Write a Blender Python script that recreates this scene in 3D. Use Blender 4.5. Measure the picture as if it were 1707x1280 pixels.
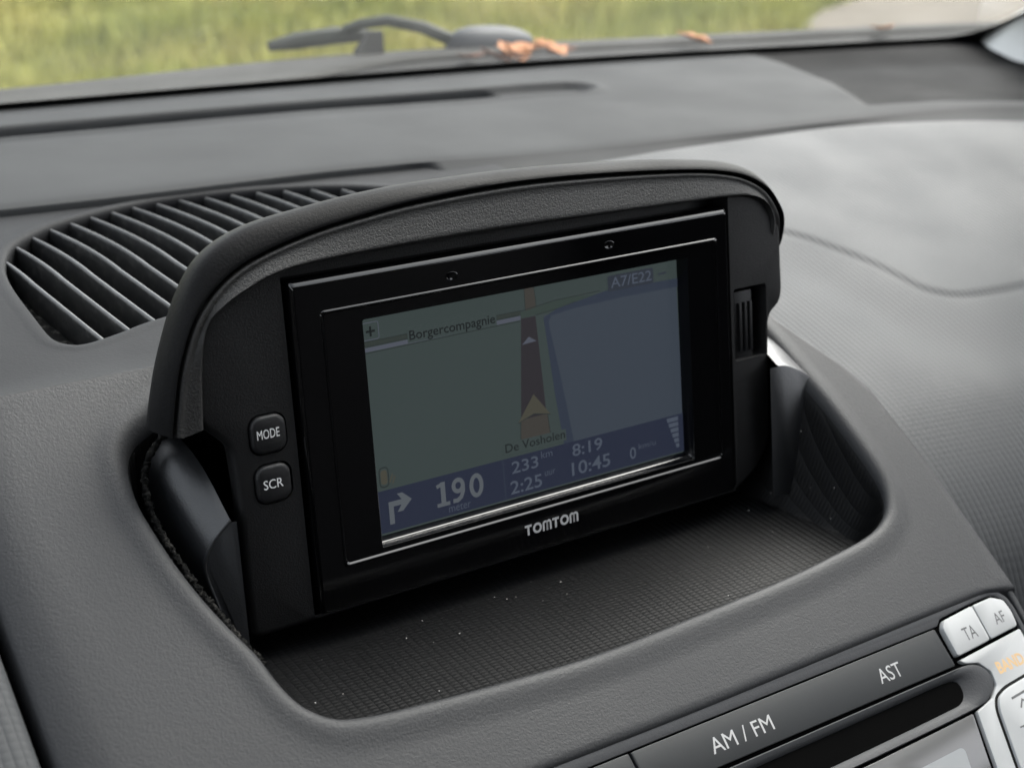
import bpy, bmesh, math, random
import numpy as np
from mathutils import Matrix, Vector

# ------------------------------------------------------------------ camera, world, sun, exposure
for o in list(bpy.data.objects): bpy.data.objects.remove(o)
scene = bpy.context.scene
COL = scene.collection
MM = 0.001

cam_data = bpy.data.cameras.new('camera')
cam = bpy.data.objects.new('camera', cam_data)
COL.objects.link(cam)
R = Matrix(((0.8241344, 0.1898760, -0.5336194), (-0.5638424, 0.3643681, -0.7411597), (0.0537055, 0.9116924, 0.4073484)))
cam.matrix_world = Matrix.Translation((-0.21196, -0.28137, 0.15926)) @ R.to_4x4()
cam_data.sensor_width = 36.0
cam_data.lens = 54.14
cam_data.clip_start = 0.01
cam_data.clip_end = 500.0
cam_data.dof.use_dof = True
cam_data.dof.focus_distance = 0.365
cam_data.dof.aperture_fstop = 18.0
scene.camera = cam

SUN_ELEV, SUN_AZ = math.radians(50), math.radians(66)      # azimuth clockwise from the car's nose (+Y)
world = bpy.data.worlds.new('World'); scene.world = world
world.use_nodes = True
wn = world.node_tree; wn.nodes.clear()
sky = wn.nodes.new('ShaderNodeTexSky'); sky.sky_type = 'NISHITA'; sky.sun_disc = False
sky.sun_elevation = SUN_ELEV; sky.sun_rotation = SUN_AZ
sky.air_density = 1.0; sky.dust_density = 4.0; sky.ozone_density = 1.0
hs = wn.nodes.new('ShaderNodeHueSaturation'); hs.inputs['Saturation'].default_value = 0.28   # cloud-grey sky
bg = wn.nodes.new('ShaderNodeBackground'); bg.inputs['Strength'].default_value = 0.15
wo = wn.nodes.new('ShaderNodeOutputWorld')
wn.links.new(sky.outputs[0], hs.inputs['Color']); wn.links.new(hs.outputs[0], bg.inputs['Color']); wn.links.new(bg.outputs[0], wo.inputs['Surface'])

sun_data = bpy.data.lights.new('sun', 'SUN'); sun_data.energy = 0.5; sun_data.angle = math.radians(40); sun_data.color = (1.0, 0.97, 0.93)
sun = bpy.data.objects.new('sun', sun_data); COL.objects.link(sun)
sd = Vector((math.sin(SUN_AZ)*math.cos(SUN_ELEV), math.cos(SUN_AZ)*math.cos(SUN_ELEV), math.sin(SUN_ELEV)))
sun.rotation_euler = sd.to_track_quat('Z', 'Y').to_euler()
sun.location = sd*20

scene.view_settings.view_transform = 'Standard'; scene.view_settings.look = 'None'
scene.view_settings.exposure = 2.75; scene.view_settings.gamma = 1.0
EXPO = 2.0**scene.view_settings.exposure

# ------------------------------------------------------------------ helpers
random.seed(4)
def tag(o, label=None, cat=None, group=None, kind=None):
    if label: o['label'] = label
    if cat: o['category'] = cat
    if group: o['group'] = group
    if kind: o['kind'] = kind
    return o
def empty(name, loc=(0, 0, 0), rot=(0, 0, 0)):
    o = bpy.data.objects.new(name, None); COL.objects.link(o)
    o.empty_display_size = 0.01
    o.location = [c*MM for c in loc]; o.rotation_euler = rot
    return o
def link_mesh(name, me, mat, parent=None):
    if mat is not None:
        me.materials.clear(); me.materials.append(mat)
    o = bpy.data.objects.new(name, me); COL.objects.link(o)
    if parent is not None: o.parent = parent
    return o
def mesh_obj(name, V, F, mat, parent=None, smooth=True, sharp=35, recalc=True, off=(0, 0, 0)):
    V = np.asarray(V, float) - np.asarray(off, float)
    me = bpy.data.meshes.new(name)
    me.from_pydata((V*MM).tolist(), [], [list(map(int, f)) for f in F])
    if recalc:
        bm = bmesh.new(); bm.from_mesh(me)
        bmesh.ops.remove_doubles(bm, verts=bm.verts, dist=1e-7)
        bmesh.ops.recalc_face_normals(bm, faces=bm.faces)
        bm.to_mesh(me); bm.free()
    if smooth:
        me.shade_smooth()
        me.set_sharp_from_angle(angle=math.radians(sharp))
    me.update()
    return link_mesh(name, me, mat, parent)
def loft(rings, closed=True, cap0=False, cap1=False):
    n = len(rings[0]); V = []; F = []
    for r in rings: V += [tuple(p) for p in r]
    for k in range(len(rings)-1):
        for i in range(n if closed else n-1):
            j = (i+1) % n
            F.append((k*n+i, k*n+j, (k+1)*n+j, (k+1)*n+i))
    if cap0: F.append(tuple(range(n))[::-1])
    if cap1: F.append(tuple((len(rings)-1)*n+i for i in range(n)))
    return V, F
def join(parts):
    V = []; F = []
    for v, f in parts:
        b = len(V); V += [tuple(p) for p in v]; F += [tuple(i+b for i in q) for q in f]
    return V, F
def grid_faces(nr, nc):
    return [(r*nc+c, r*nc+c+1, (r+1)*nc+c+1, (r+1)*nc+c) for r in range(nr-1) for c in range(nc-1)]
def catmull(pts, per=8, closed=False):
    P = [np.array(p, float) for p in pts]; n = len(P); out = []
    rng = n if closed else n-1
    for i in range(rng):
        p1 = P[i]; p2 = P[(i+1) % n]
        p0 = P[(i-1) % n] if (closed or i > 0) else 2*p1-p2
        p3 = P[(i+2) % n] if (closed or i+2 < n) else 2*p2-p1
        for k in range(per):
            t = k/per
            out.append(0.5*((2*p1)+(-p0+p2)*t+(2*p0-5*p1+4*p2-p3)*t*t+(-p0+3*p1-3*p2+p3)*t**3))
    if not closed: out.append(P[-1])
    return np.array(out)
def resample(pts, n, closed=False):
    P = np.asarray(pts, float)
    if closed: P = np.vstack([P, P[:1]])
    d = np.r_[0, np.cumsum(np.linalg.norm(np.diff(P, axis=0), axis=1))]
    t = np.linspace(0, d[-1], n+1)[:-1] if closed else np.linspace(0, d[-1], n)
    return np.stack([np.interp(t, d, P[:, k]) for k in range(P.shape[1])], 1)
def rrect(x0, x1, y0, y1, r, n=5):
    out = []
    for cx, cy, a in ((x1-r, y1-r, 0), (x0+r, y1-r, 90), (x0+r, y0+r, 180), (x1-r, y0+r, 270)):
        for k in range(n+1):
            t = math.radians(a+90*k/n); out.append((cx+r*math.cos(t), cy+r*math.sin(t)))
    return out
def lift(loop, z): return [(p[0], p[1], z) for p in loop]
def inset(loop, d):
    """offset a closed counter-clockwise loop inwards by d"""
    P = np.asarray(loop, float); n = len(P)
    a = P-np.roll(P, 1, 0); b = np.roll(P, -1, 0)-P
    a /= np.linalg.norm(a, axis=1)[:, None]+1e-9; b /= np.linalg.norm(b, axis=1)[:, None]+1e-9
    na = np.stack([-a[:, 1], a[:, 0]], 1); nb = np.stack([-b[:, 1], b[:, 0]], 1)
    m = na+nb; m /= np.linalg.norm(m, axis=1)[:, None]+1e-9
    c = np.clip((m*na).sum(1), 0.5, 1)
    return P+m*(d/c)[:, None]
def fill_loops(loops, z):
    """flat face between an outer loop and holes -> V,F"""
    bm = bmesh.new()
    for L in loops:
        vs = [bm.verts.new((p[0], p[1], z)) for p in L]
        for i in range(len(vs)): bm.edges.new((vs[i], vs[(i+1) % len(vs)]))
    bmesh.ops.triangle_fill(bm, use_beauty=True, use_dissolve=False, edges=bm.edges[:])
    bm.verts.index_update()
    V = [tuple(v.co) for v in bm.verts]; F = [tuple(v.index for v in f.verts) for f in bm.faces]
    bm.free(); return V, F
def prism(loop, z0, z1, bev=0.0, steps=2):
    """solid with a rounded upper rim; loop counter-clockwise"""
    rings = [lift(loop, z0)]
    if bev > 0:
        for k in range(steps+1):
            a = math.pi/2*k/steps
            rings.append(lift(inset(loop, bev*(1-math.cos(a))), z1-bev+bev*math.sin(a)))
    else: rings.append(lift(loop, z1))
    V, F = loft(rings, True, True, False)
    V2, F2 = fill_loops([[p[:2] for p in rings[-1]]], z1)
    return join([(V, F), (V2, F2)])
def box(x0, x1, y0, y1, z0, z1):
    V = [(x, y, z) for z in (z0, z1) for y in (y0, y1) for x in (x0, x1)]
    return V, [(0, 2, 3, 1), (4, 5, 7, 6), (0, 1, 5, 4), (2, 6, 7, 3), (0, 4, 6, 2), (1, 3, 7, 5)]
def tube(path, rad, n=8, cap=True):
    P = np.asarray(path, float); rings = []
    rad = np.broadcast_to(rad, (len(P),))
    for i in range(len(P)):
        t = P[min(i+1, len(P)-1)]-P[max(i-1, 0)]; t /= np.linalg.norm(t)+1e-9
        u = np.cross(t, (0, 0, 1.0)); 
        if np.linalg.norm(u) < 1e-3: u = np.array((1.0, 0, 0))
        u /= np.linalg.norm(u); w = np.cross(u, t)
        rings.append([P[i]+rad[i]*(u*math.cos(2*math.pi*k/n)+w*math.sin(2*math.pi*k/n)) for k in range(n)])
    return loft(rings, True, cap, cap)
def stroke(path, w, closed=False):
    """flat ribbon of width w along a 2-D path (printed line)"""
    P = np.asarray(path, float); n = len(P); L = []; Rr = []
    for i in range(n):
        a = P[i]-P[i-1] if (i > 0 or closed) else P[i+1]-P[i]
        b = P[(i+1) % n]-P[i] if (i < n-1 or closed) else a
        a = a/np.linalg.norm(a); b = b/np.linalg.norm(b)
        na = np.array((-a[1], a[0])); nb = np.array((-b[1], b[0])); m = na+nb; m /= np.linalg.norm(m)+1e-9
        c = max(0.4, m@na); L.append(P[i]+m*w/2/c); Rr.append(P[i]-m*w/2/c)
    V = [tuple(p) for p in L]+[tuple(p) for p in Rr]; F = []
    for i in range(n if closed else n-1):
        j = (i+1) % n; F.append((i, n+i, n+j, j))
    return V, F
def sstep(a, b, x):
    t = np.clip((np.asarray(x, float)-a)/(b-a), 0, 1); return t*t*(3-2*t)
def seg_dist(X, Y, poly):
    """unsigned distance of arrays X,Y to a polyline"""
    D = np.full(X.shape, 1e9); poly = np.asarray(poly, float)
    for a, b in zip(poly[:-1], poly[1:]):
        e = b-a; t = np.clip(((X-a[0])*e[0]+(Y-a[1])*e[1])/(e@e), 0, 1)
        D = np.minimum(D, np.hypot(X-a[0]-t*e[0], Y-a[1]-t*e[1]))
    return D

_fonts = {}
def text_obj(name, body, x0, x1, ybase, cap, z, mat, parent, bold=0.0, off=(0, 0, 0), shear=0.0, thick=0.0):
    def mk(s):
        c = bpy.data.curves.new('lettering', 'FONT'); c.body = s; c.size = 1.0; c.offset = bold; c.resolution_u = 3
        o = bpy.data.objects.new('lettering_tmp', c); COL.objects.link(o)
        bpy.context.view_layer.update()
        me = bpy.data.meshes.new_from_object(o.evaluated_get(bpy.context.evaluated_depsgraph_get()))
        bpy.data.objects.remove(o); bpy.data.curves.remove(c); return me
    if bold not in _fonts:
        h = mk('H'); _fonts[bold] = (min(v.co.y for v in h.vertices), max(v.co.y for v in h.vertices)); bpy.data.meshes.remove(h)
    y0, y1 = _fonts[bold]
    me = mk(body)
    co = np.array([v.co[:] for v in me.vertices]); lo, hi = co[:, 0].min(), co[:, 0].max()
    xs = (co[:, 0]-lo)/(hi-lo)*(x1-x0)+x0; ys = (co[:, 1]-y0)/(y1-y0)*cap+ybase
    co2 = np.stack([xs+shear*(ys-ybase), ys, np.full(len(xs), z)], 1)-np.asarray(off)
    me.vertices.foreach_set('co', (co2*MM).astype(np.float32).ravel()); me.update()
    me.name = name
    return link_mesh(name, me, mat, parent)

# ------------------------------------------------------------------ materials
def new_mat(name):
    m = bpy.data.materials.new(name); m.use_nodes = True
    nt = m.node_tree; b = nt.nodes['Principled BSDF']; return m, nt, b
def math_node(nt, op, a, b=None):
    n = nt.nodes.new('ShaderNodeMath'); n.operation = op
    for k, v in enumerate((a, b)):
        if v is None: continue
        if isinstance(v, (int, float)): n.inputs[k].default_value = v
        else: nt.links.new(v, n.inputs[k])
    return n.outputs[0]
def plastic(name, col, rough=0.5, grain=0.0, gscale=1500, spec=0.5, pattern=None, pat_h=0.15, specks=0.0, mottle=0.06, sheen=0.0, speck_cell=180, dust=0.0):
    """moulded plastic: grain relief, optional woven emboss (pitch mm x, y), dust specks"""
    m, nt, b = new_mat(name)
    tc = nt.nodes.new('ShaderNodeTexCoord')
    b.inputs['Roughness'].default_value = rough
    b.inputs['Specular IOR Level'].default_value = spec
    # faint uneven tone
    n1 = nt.nodes.new('ShaderNodeTexNoise'); n1.inputs['Scale'].default_value = 25; n1.inputs['Detail'].default_value = 5
    nt.links.new(tc.outputs['Object'], n1.inputs['Vector'])
    rmp = nt.nodes.new('ShaderNodeMapRange'); rmp.inputs[1].default_value = 0.3; rmp.inputs[2].default_value = 0.7
    rmp.inputs[3].default_value = 1-mottle; rmp.inputs[4].default_value = 1+mottle
    nt.links.new(n1.outputs['Fac'], rmp.inputs[0])
    mul = nt.nodes.new('ShaderNodeVectorMath'); mul.operation = 'SCALE'; mul.inputs[0].default_value = col
    nt.links.new(rmp.outputs[0], mul.inputs['Scale'])
    colour = mul.outputs[0]
    rr = nt.nodes.new('ShaderNodeMapRange'); rr.inputs[1].default_value = 0.3; rr.inputs[2].default_value = 0.7
    rr.inputs[3].default_value = max(0.02, rough-0.05); rr.inputs[4].default_value = rough+0.05
    nt.links.new(n1.outputs['Fac'], rr.inputs[0]); nt.links.new(rr.outputs[0], b.inputs['Roughness'])
    if dust > 0:
        nd = nt.nodes.new('ShaderNodeTexNoise'); nd.inputs['Scale'].default_value = 420; nd.inputs['Detail'].default_value = 8; nd.inputs['Roughness'].default_value = 0.75
        nt.links.new(tc.outputs['Object'], nd.inputs['Vector'])
        md = nt.nodes.new('ShaderNodeMapRange'); md.inputs[1].default_value = 0.5; md.inputs[2].default_value = 0.75
        md.inputs[3].default_value = 0; md.inputs[4].default_value = dust; nt.links.new(nd.outputs['Fac'], md.inputs[0])
        mx = nt.nodes.new('ShaderNodeMix'); mx.data_type = 'RGBA'; nt.links.new(md.outputs[0], mx.inputs[0])
        nt.links.new(colour, mx.inputs[6]); mx.inputs[7].default_value = (0.22, 0.21, 0.19, 1); colour = mx.outputs[2]
    if specks > 0:
        v = nt.nodes.new('ShaderNodeTexVoronoi'); v.inputs['Scale'].default_value = speck_cell; v.feature = 'F1'
        nt.links.new(tc.outputs['Object'], v.inputs['Vector'])
        sepc = nt.nodes.new('ShaderNodeSeparateColor'); nt.links.new(v.outputs['Color'], sepc.inputs[0])
        rare = math_node(nt, 'GREATER_THAN', sepc.outputs[0], 1-specks)
        size = math_node(nt, 'MULTIPLY', sepc.outputs[1], 0.055)
        near = math_node(nt, 'LESS_THAN', v.outputs['Distance'], math_node(nt, 'ADD', size, 0.02))
        fac = math_node(nt, 'MULTIPLY', math_node(nt, 'MULTIPLY', rare, near), 0.75)
        mx = nt.nodes.new('ShaderNodeMix'); mx.data_type = 'RGBA'
        nt.links.new(fac, mx.inputs[0]); nt.links.new(colour, mx.inputs[6]); mx.inputs[7].default_value = (0.45, 0.44, 0.42, 1)
        colour = mx.outputs[2]
    nt.links.new(colour, b.inputs['Base Color'])
    height = None
    if grain > 0:
        n2 = nt.nodes.new('ShaderNodeTexNoise'); n2.inputs['Scale'].default_value = gscale; n2.inputs['Detail'].default_value = 3; n2.inputs['Roughness'].default_value = 0.55
        n2.inputs['Distortion'].default_value = 0.6
        nt.links.new(tc.outputs['Object'], n2.inputs['Vector'])
        height = math_node(nt, 'MULTIPLY', n2.outputs['Fac'], grain)
    if pattern:
        px, py = pattern
        sep = nt.nodes.new('ShaderNodeSeparateXYZ'); nt.links.new(tc.outputs['Object'], sep.inputs[0])
        fx = math_node(nt, 'ABSOLUTE', math_node(nt, 'SINE', math_node(nt, 'MULTIPLY', sep.outputs[0], math.pi*1000/px)))
        # every other column is shifted half a pitch, like a basket weave
        par = math_node(nt, 'FLOOR', math_node(nt, 'MULTIPLY', sep.outputs[0], 1000/px))
        ph = math_node(nt, 'MULTIPLY', par, 0.35)
        sy = math_node(nt, 'MULTIPLY', sep.outputs[1], math.pi*1000/py)
        fy = math_node(nt, 'ABSOLUTE', math_node(nt, 'SINE', math_node(nt, 'ADD', sy, ph)))
        pt = math_node(nt, 'MULTIPLY', math_node(nt, 'POWER', fx, 0.6), math_node(nt, 'ADD', math_node(nt, 'MULTIPLY', fy, 0.35), 0.65))
        pt = math_node(nt, 'MULTIPLY', pt, pat_h)
        height = pt if height is None else math_node(nt, 'ADD', height, pt)
    if height is not None:
        bp = nt.nodes.new('ShaderNodeBump'); bp.inputs['Strength'].default_value = 1.0; bp.inputs['Distance'].default_value = 0.001
        nt.links.new(height, bp.inputs['Height']); nt.links.new(bp.outputs[0], b.inputs['Normal'])
    if sheen > 0:
        b.inputs['Sheen Weight'].default_value = sheen; b.inputs['Sheen Roughness'].default_value = 0.5
    return m
def simple(name, col, rough=0.5, spec=0.5, metal=0.0):
    m, nt, b = new_mat(name); tc = nt.nodes.new('ShaderNodeTexCoord')
    n1 = nt.nodes.new('ShaderNodeTexNoise'); n1.inputs['Scale'].default_value = 60; n1.inputs['Detail'].default_value = 3
    nt.links.new(tc.outputs['Object'], n1.inputs['Vector'])
    rmp = nt.nodes.new('ShaderNodeMapRange'); rmp.inputs[3].default_value = 0.93; rmp.inputs[4].default_value = 1.07
    nt.links.new(n1.outputs['Fac'], rmp.inputs[0])
    mul = nt.nodes.new('ShaderNodeVectorMath'); mul.operation = 'SCALE'; mul.inputs[0].default_value = col
    nt.links.new(rmp.outputs[0], mul.inputs['Scale']); nt.links.new(mul.outputs[0], b.inputs['Base Color'])
    b.inputs['Roughness'].default_value = rough; b.inputs['Specular IOR Level'].default_value = spec; b.inputs['Metallic'].default_value = metal
    return m
def lin(c): 
    return tuple(((v/255)/12.92 if v/255 <= 0.04045 else ((v/255+0.055)/1.055)**2.4) for v in c)
def screen(name, rgb, gain=1.0):
    """a colour of the lit LCD: dim emission under a slightly glossy surface"""
    m, nt, b = new_mat(name); c = lin(rgb)
    b.inputs['Base Color'].default_value = (0.004, 0.004, 0.005, 1); b.inputs['Roughness'].default_value = 0.22
    b.inputs['Specular IOR Level'].default_value = 0.28
    b.inputs['Emission Color'].default_value = (*c, 1); b.inputs['Emission Strength'].default_value = gain/EXPO
    return m

M = {}
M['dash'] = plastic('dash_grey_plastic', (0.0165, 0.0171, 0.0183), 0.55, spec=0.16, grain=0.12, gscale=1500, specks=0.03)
M['deck'] = plastic('speaker_deck_plastic', (0.011, 0.0113, 0.012), 0.62, spec=0.05, grain=0.07, gscale=1400, specks=0.03)
M['pad'] = plastic('dash_pad_plastic', (0.020, 0.0206, 0.0211), 0.65, spec=0.04, grain=0.05, gscale=1500)
M['emboss'] = plastic('embossed_panel_plastic', (0.031, 0.0325, 0.034), 0.60, spec=0.12, grain=0.02, gscale=1600, pattern=(2.1, 1.6), pat_h=0.15)
M['tray'] = plastic('embossed_tray_shaded', (0.0055, 0.0055, 0.0057), 0.65, spec=0.02, grain=0.02, pattern=(2.2, 2.0), pat_h=0.16)  # same plastic as the pad; the darker colour paints the wedge's shade
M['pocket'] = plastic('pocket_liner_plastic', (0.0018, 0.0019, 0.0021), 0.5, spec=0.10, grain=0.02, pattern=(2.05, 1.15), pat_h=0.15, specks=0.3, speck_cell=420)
M['slat'] = plastic('grille_slat_plastic', (0.006, 0.0062, 0.0064), 0.42, spec=0.3, grain=0.03, dust=0.16)
M['well'] = plastic('grille_well_plastic', (0.003, 0.003, 0.0028), 0.9, spec=0.05, grain=0.05, dust=0.25)
M['black_gap'] = simple('black_gap_shade', (0.0012, 0.0012, 0.0012), 0.95, 0.02)  # near-black colour painting the shade inside gaps and the disc slot
M['device'] = plastic('device_black_plastic', (0.0045, 0.0045, 0.0047), 0.5, spec=0.2, grain=0.10, gscale=2400, specks=0.012, speck_cell=240)
M['brow'] = plastic('brow_grained_lit', (0.010, 0.0098, 0.0094), 0.52, spec=0.3, grain=0.22, gscale=1900)  # housing plastic, coarser grain; lighter colour paints the light caught by the brow
M['device_smooth'] = plastic('device_satin_plastic', (0.006, 0.006, 0.0065), 0.45, spec=0.25, grain=0.05, gscale=1800)
M['hood'] = plastic('hood_black_plastic', (0.003, 0.003, 0.0032), 0.55, spec=0.05, grain=0.10, gscale=1600)
M['bracket'] = plastic('bracket_black_plastic', (0.010, 0.0106, 0.0118), 0.40, spec=0.5, grain=0.06, gscale=1600)
M['gloss'] = plastic('piano_black', (0.0012, 0.0012, 0.0014), 0.06, spec=0.4, mottle=0.0, specks=0.012, speck_cell=200)
M['foam'] = plastic('fuzzy_foam', (0.005, 0.005, 0.0048), 0.95, spec=0.1, grain=1.2, gscale=900, dust=0.22)
M['print'] = simple('white_lettering', (0.30, 0.30, 0.30), 0.5)
M['print_radio'] = simple('radio_lettering', (0.22, 0.22, 0.22), 0.5)
M['print_btn'] = simple('grey_lettering', (0.50, 0.50, 0.50), 0.5)
M['print_dark'] = simple('dark_lettering', (0.035, 0.035, 0.035), 0.5)
M['print_orange'] = simple('orange_lettering', (0.36, 0.23, 0.10), 0.5)
M['radio'] = plastic('radio_grey_plastic', (0.027, 0.028, 0.030), 0.6, spec=0.15, grain=0.07, gscale=1500)
M['key'] = plastic('radio_key_plastic', (0.018, 0.0192, 0.020), 0.5, spec=0.12, grain=0.01, gscale=1500)
M['silver'] = plastic('silver_paint', (0.26, 0.265, 0.265), 0.5, spec=0.2, grain=0.015, gscale=3000, mottle=0.03)
M['lens'] = simple('radio_lens', (0.05, 0.05, 0.05), 0.2, 0.3)
M['lcd'] = simple('radio_lcd', (0.15, 0.157, 0.158), 0.25, 0.3)
M['headliner'] = plastic('headliner_cloth', (0.30, 0.30, 0.29), 0.95, grain=0.05, gscale=900)
M['cabin_dark'] = plastic('cabin_dark_cloth', (0.010, 0.010, 0.011), 0.9, grain=0.05, gscale=900)
M['pillar'] = plastic('pillar_pale_plastic', (0.55, 0.55, 0.53), 0.6, grain=0.03)
M['frit'] = simple('black_frit', (0.003, 0.003, 0.003), 0.6, 0.2)
M['cowl'] = plastic('cowl_plastic', (0.024, 0.024, 0.0222), 0.7, spec=0.05, grain=0.1, gscale=700)
M['cowl_dark'] = plastic('cowl_dark_plastic', (0.008, 0.008, 0.0075), 0.7, spec=0.05, grain=0.1, gscale=700)
M['wiper'] = plastic('wiper_grey', (0.020, 0.0225, 0.0255), 0.5, spec=0.1)
M['wiper_dark'] = plastic('wiper_dark', (0.018, 0.021, 0.017), 0.6, spec=0.1)
M['leaf'] = simple('dead_leaf', (0.21, 0.078, 0.020), 0.7, 0.2)
M['leaf_dark'] = simple('dead_leaf_dark', (0.06, 0.024, 0.012), 0.7, 0.2)

# windscreen glass: clear sheet, reflection by Fresnel
mg, nt, b = new_mat('windscreen_glass'); nt.nodes.remove(b)
tr = nt.nodes.new('ShaderNodeBsdfTransparent'); tr.inputs[0].default_value = (0.93, 0.95, 0.93, 1)
gl = nt.nodes.new('ShaderNodeBsdfGlossy'); gl.inputs['Roughness'].default_value = 0.02
fr = nt.nodes.new('ShaderNodeFresnel'); fr.inputs[0].default_value = 1.45
mxs = nt.nodes.new('ShaderNodeMixShader')
nt.links.new(fr.outputs[0], mxs.inputs[0]); nt.links.new(tr.outputs[0], mxs.inputs[1]); nt.links.new(gl.outputs[0], mxs.inputs[2])
dst = nt.nodes.new('ShaderNodeBsdfTranslucent'); dst.inputs[0].default_value = (0.62, 0.62, 0.60, 1)
tcg = nt.nodes.new('ShaderNodeTexCoord'); ndg = nt.nodes.new('ShaderNodeTexNoise'); ndg.inputs['Scale'].default_value = 22; ndg.inputs['Detail'].default_value = 6; ndg.inputs['Roughness'].default_value = 0.7
nt.links.new(tcg.outputs['Object'], ndg.inputs['Vector'])
mrg = nt.nodes.new('ShaderNodeMapRange'); mrg.inputs[1].default_value = 0.3; mrg.inputs[2].default_value = 0.75; mrg.inputs[3].default_value = 0.008; mrg.inputs[4].default_value = 0.026
nt.links.new(ndg.outputs['Fac'], mrg.inputs[0])
mx2 = nt.nodes.new('ShaderNodeMixShader'); nt.links.new(mrg.outputs[0], mx2.inputs[0]); nt.links.new(mxs.outputs[0], mx2.inputs[1]); nt.links.new(dst.outputs[0], mx2.inputs[2])
nt.links.new(mx2.outputs[0], nt.nodes['Material Output'].inputs[0]); M['glass'] = mg

def ground_mat(name, c1, c2, c3, s):
    m, nt, b = new_mat(name); tc = nt.nodes.new('ShaderNodeTexCoord')
    n = nt.nodes.new('ShaderNodeTexNoise'); n.inputs['Scale'].default_value = s; n.inputs['Detail'].default_value = 6; n.inputs['Roughness'].default_value = 0.6
    nt.links.new(tc.outputs['Object'], n.inputs['Vector'])
    cr = nt.nodes.new('ShaderNodeValToRGB'); e = cr.color_ramp.elements
    e[0].position = 0.32; e[0].color = (*c1, 1); e[1].position = 0.68; e[1].color = (*c3, 1)
    k = cr.color_ramp.elements.new(0.5); k.color = (*c2, 1)
    nt.links.new(n.outputs['Fac'], cr.inputs[0]); nt.links.new(cr.outputs[0], b.inputs['Base Color'])
    b.inputs['Roughness'].default_value = 0.9; b.inputs['Specular IOR Level'].default_value = 0.2
    return m
M['turf'] = ground_mat('turf', (0.10, 0.115, 0.03), (0.16, 0.17, 0.045), (0.22, 0.19, 0.065), 1.6)
M['blade'] = ground_mat('grass_blades', (0.13, 0.16, 0.035), (0.25, 0.25, 0.062), (0.36, 0.31, 0.11), 1.3)
M['path'] = ground_mat('gravel_path', (0.068, 0.058, 0.044), (0.084, 0.072, 0.055), (0.096, 0.083, 0.065), 4.0)

# ================================================================== THE CAR AROUND IT
# heights: z = 0 is the level of the device's centre, the ground lies 0.95 m below
def plane_z(y): return -20+(np.asarray(y, float)+20)*math.tan(math.radians(31.5))

dash = empty('dashboard')
tag(dash, 'grey moulded plastic car dashboard with raised centre pod and open pocket', kind='structure')

# ---- centre pod: sloping surround with the rounded pocket opening
RIM = [(-96.3, 19.1), (-100.4, 17.1), (-103.3, 13.5), (-104.5, 7.6), (-104.4, 2.1), (-102.6, -7.8), (-100.2, -16.2), (-97.1, -24.1), (-93.7, -31.3), (-91.9, -37.5),
       (-89.6, -42.4), (-86.3, -45.6), (-82.4, -47.6), (-74.5, -48.9), (-64.6, -49.7), (-42.1, -51.1), (-17.5, -52.0), (10.1, -51.4), (40.6, -50.3), (58.6, -49.0),
       (73.2, -47.5), (81.1, -45.4), (85.9, -42.4), (89.1, -37.2), (89.6, -29.6), (88.5, -15.2), (86.4, -4.2), (84.8, 4.8), (82, 13), (76, 20), (66, 23), (40, 24.5), (0, 25), (-40, 24.5), (-80, 23), (-90, 21.5)]
OUT = [(-139, 33.2), (-139, -30), (-139, -69), (-60, -68.9), (60, -68.9), (97, -68.9), (101.5, -69.3), (105.5, -70.2), (108.9, -70.6), (108.9, -64), (108.8, -50), (108.6, -32), (106.8, -13.5), (102.9, -4.4), (96.3, 4.5), (90.9, 12.2), (86, 22), (82, 33.2), (0, 33.4)]
PC = np.array((-8.0, -14.0))
def ray_poly(poly, th):
    P = np.asarray(poly, float)-PC; Q = np.roll(P, -1, 0); d = np.array((math.cos(th), math.sin(th))); best = 0
    for a, b in zip(P, Q):
        e = b-a; den = d[0]*e[1]-d[1]*e[0]
        if abs(den) < 1e-9: continue
        t = (a[0]*e[1]-a[1]*e[0])/den; u = (a[0]*d[1]-a[1]*d[0])/den
        if t > 0 and -1e-6 <= u <= 1+1e-6: best = max(best, t)
    return best
NT = 288
rim_s = catmull(RIM, 5, True)
# sample angles evenly along the rim, so corners stay round
rs = resample(rim_s, NT, True)
TH = np.arctan2(rs[:, 1]-PC[1], rs[:, 0]-PC[0])
rR = np.hypot(rs[:, 0]-PC[0], rs[:, 1]-PC[1])
rO = np.array([ray_poly(OUT, t) for t in TH])
DIR = np.stack([np.cos(TH), np.sin(TH)], 1)
# true normals of the rim (outwards) for the lip
tg = np.roll(rs, -1, 0)-np.roll(rs, 1, 0); tg /= np.linalg.norm(tg, axis=1)[:, None]
NRM = np.stack([tg[:, 1], -tg[:, 0]], 1); NRM *= np.sign((NRM*DIR).sum(1))[:, None]
def pod_drop(P):
    x = P[:, 0]
    return -np.clip((-130-x)/8, 0, 2)**2*2.6
def ring_xy(P, h): return np.c_[P, plane_z(P[:, 1])+h+pod_drop(P)]
rings = []
Pout = PC+DIR*rO[:, None]
nout = Pout-PC; nout /= np.linalg.norm(nout, axis=1)[:, None]
rings.append(np.c_[Pout+nout*1.2, plane_z(Pout[:, 1])-9+pod_drop(Pout)])
rings.append(np.c_[Pout+nout*1.0, plane_z(Pout[:, 1])-1.4+pod_drop(Pout)])
rings.append(np.c_[Pout+nout*0.5, plane_z(Pout[:, 1])-0.4+pod_drop(Pout)])
rings.append(ring_xy(Pout-nout*0.6, 0))
lip0 = rs+NRM*7.5
for f in (0.9, 0.75, 0.55, 0.35, 0.18, 0.07): rings.append(ring_xy(lip0+(Pout-nout*0.6-lip0)*f, 0))
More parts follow.
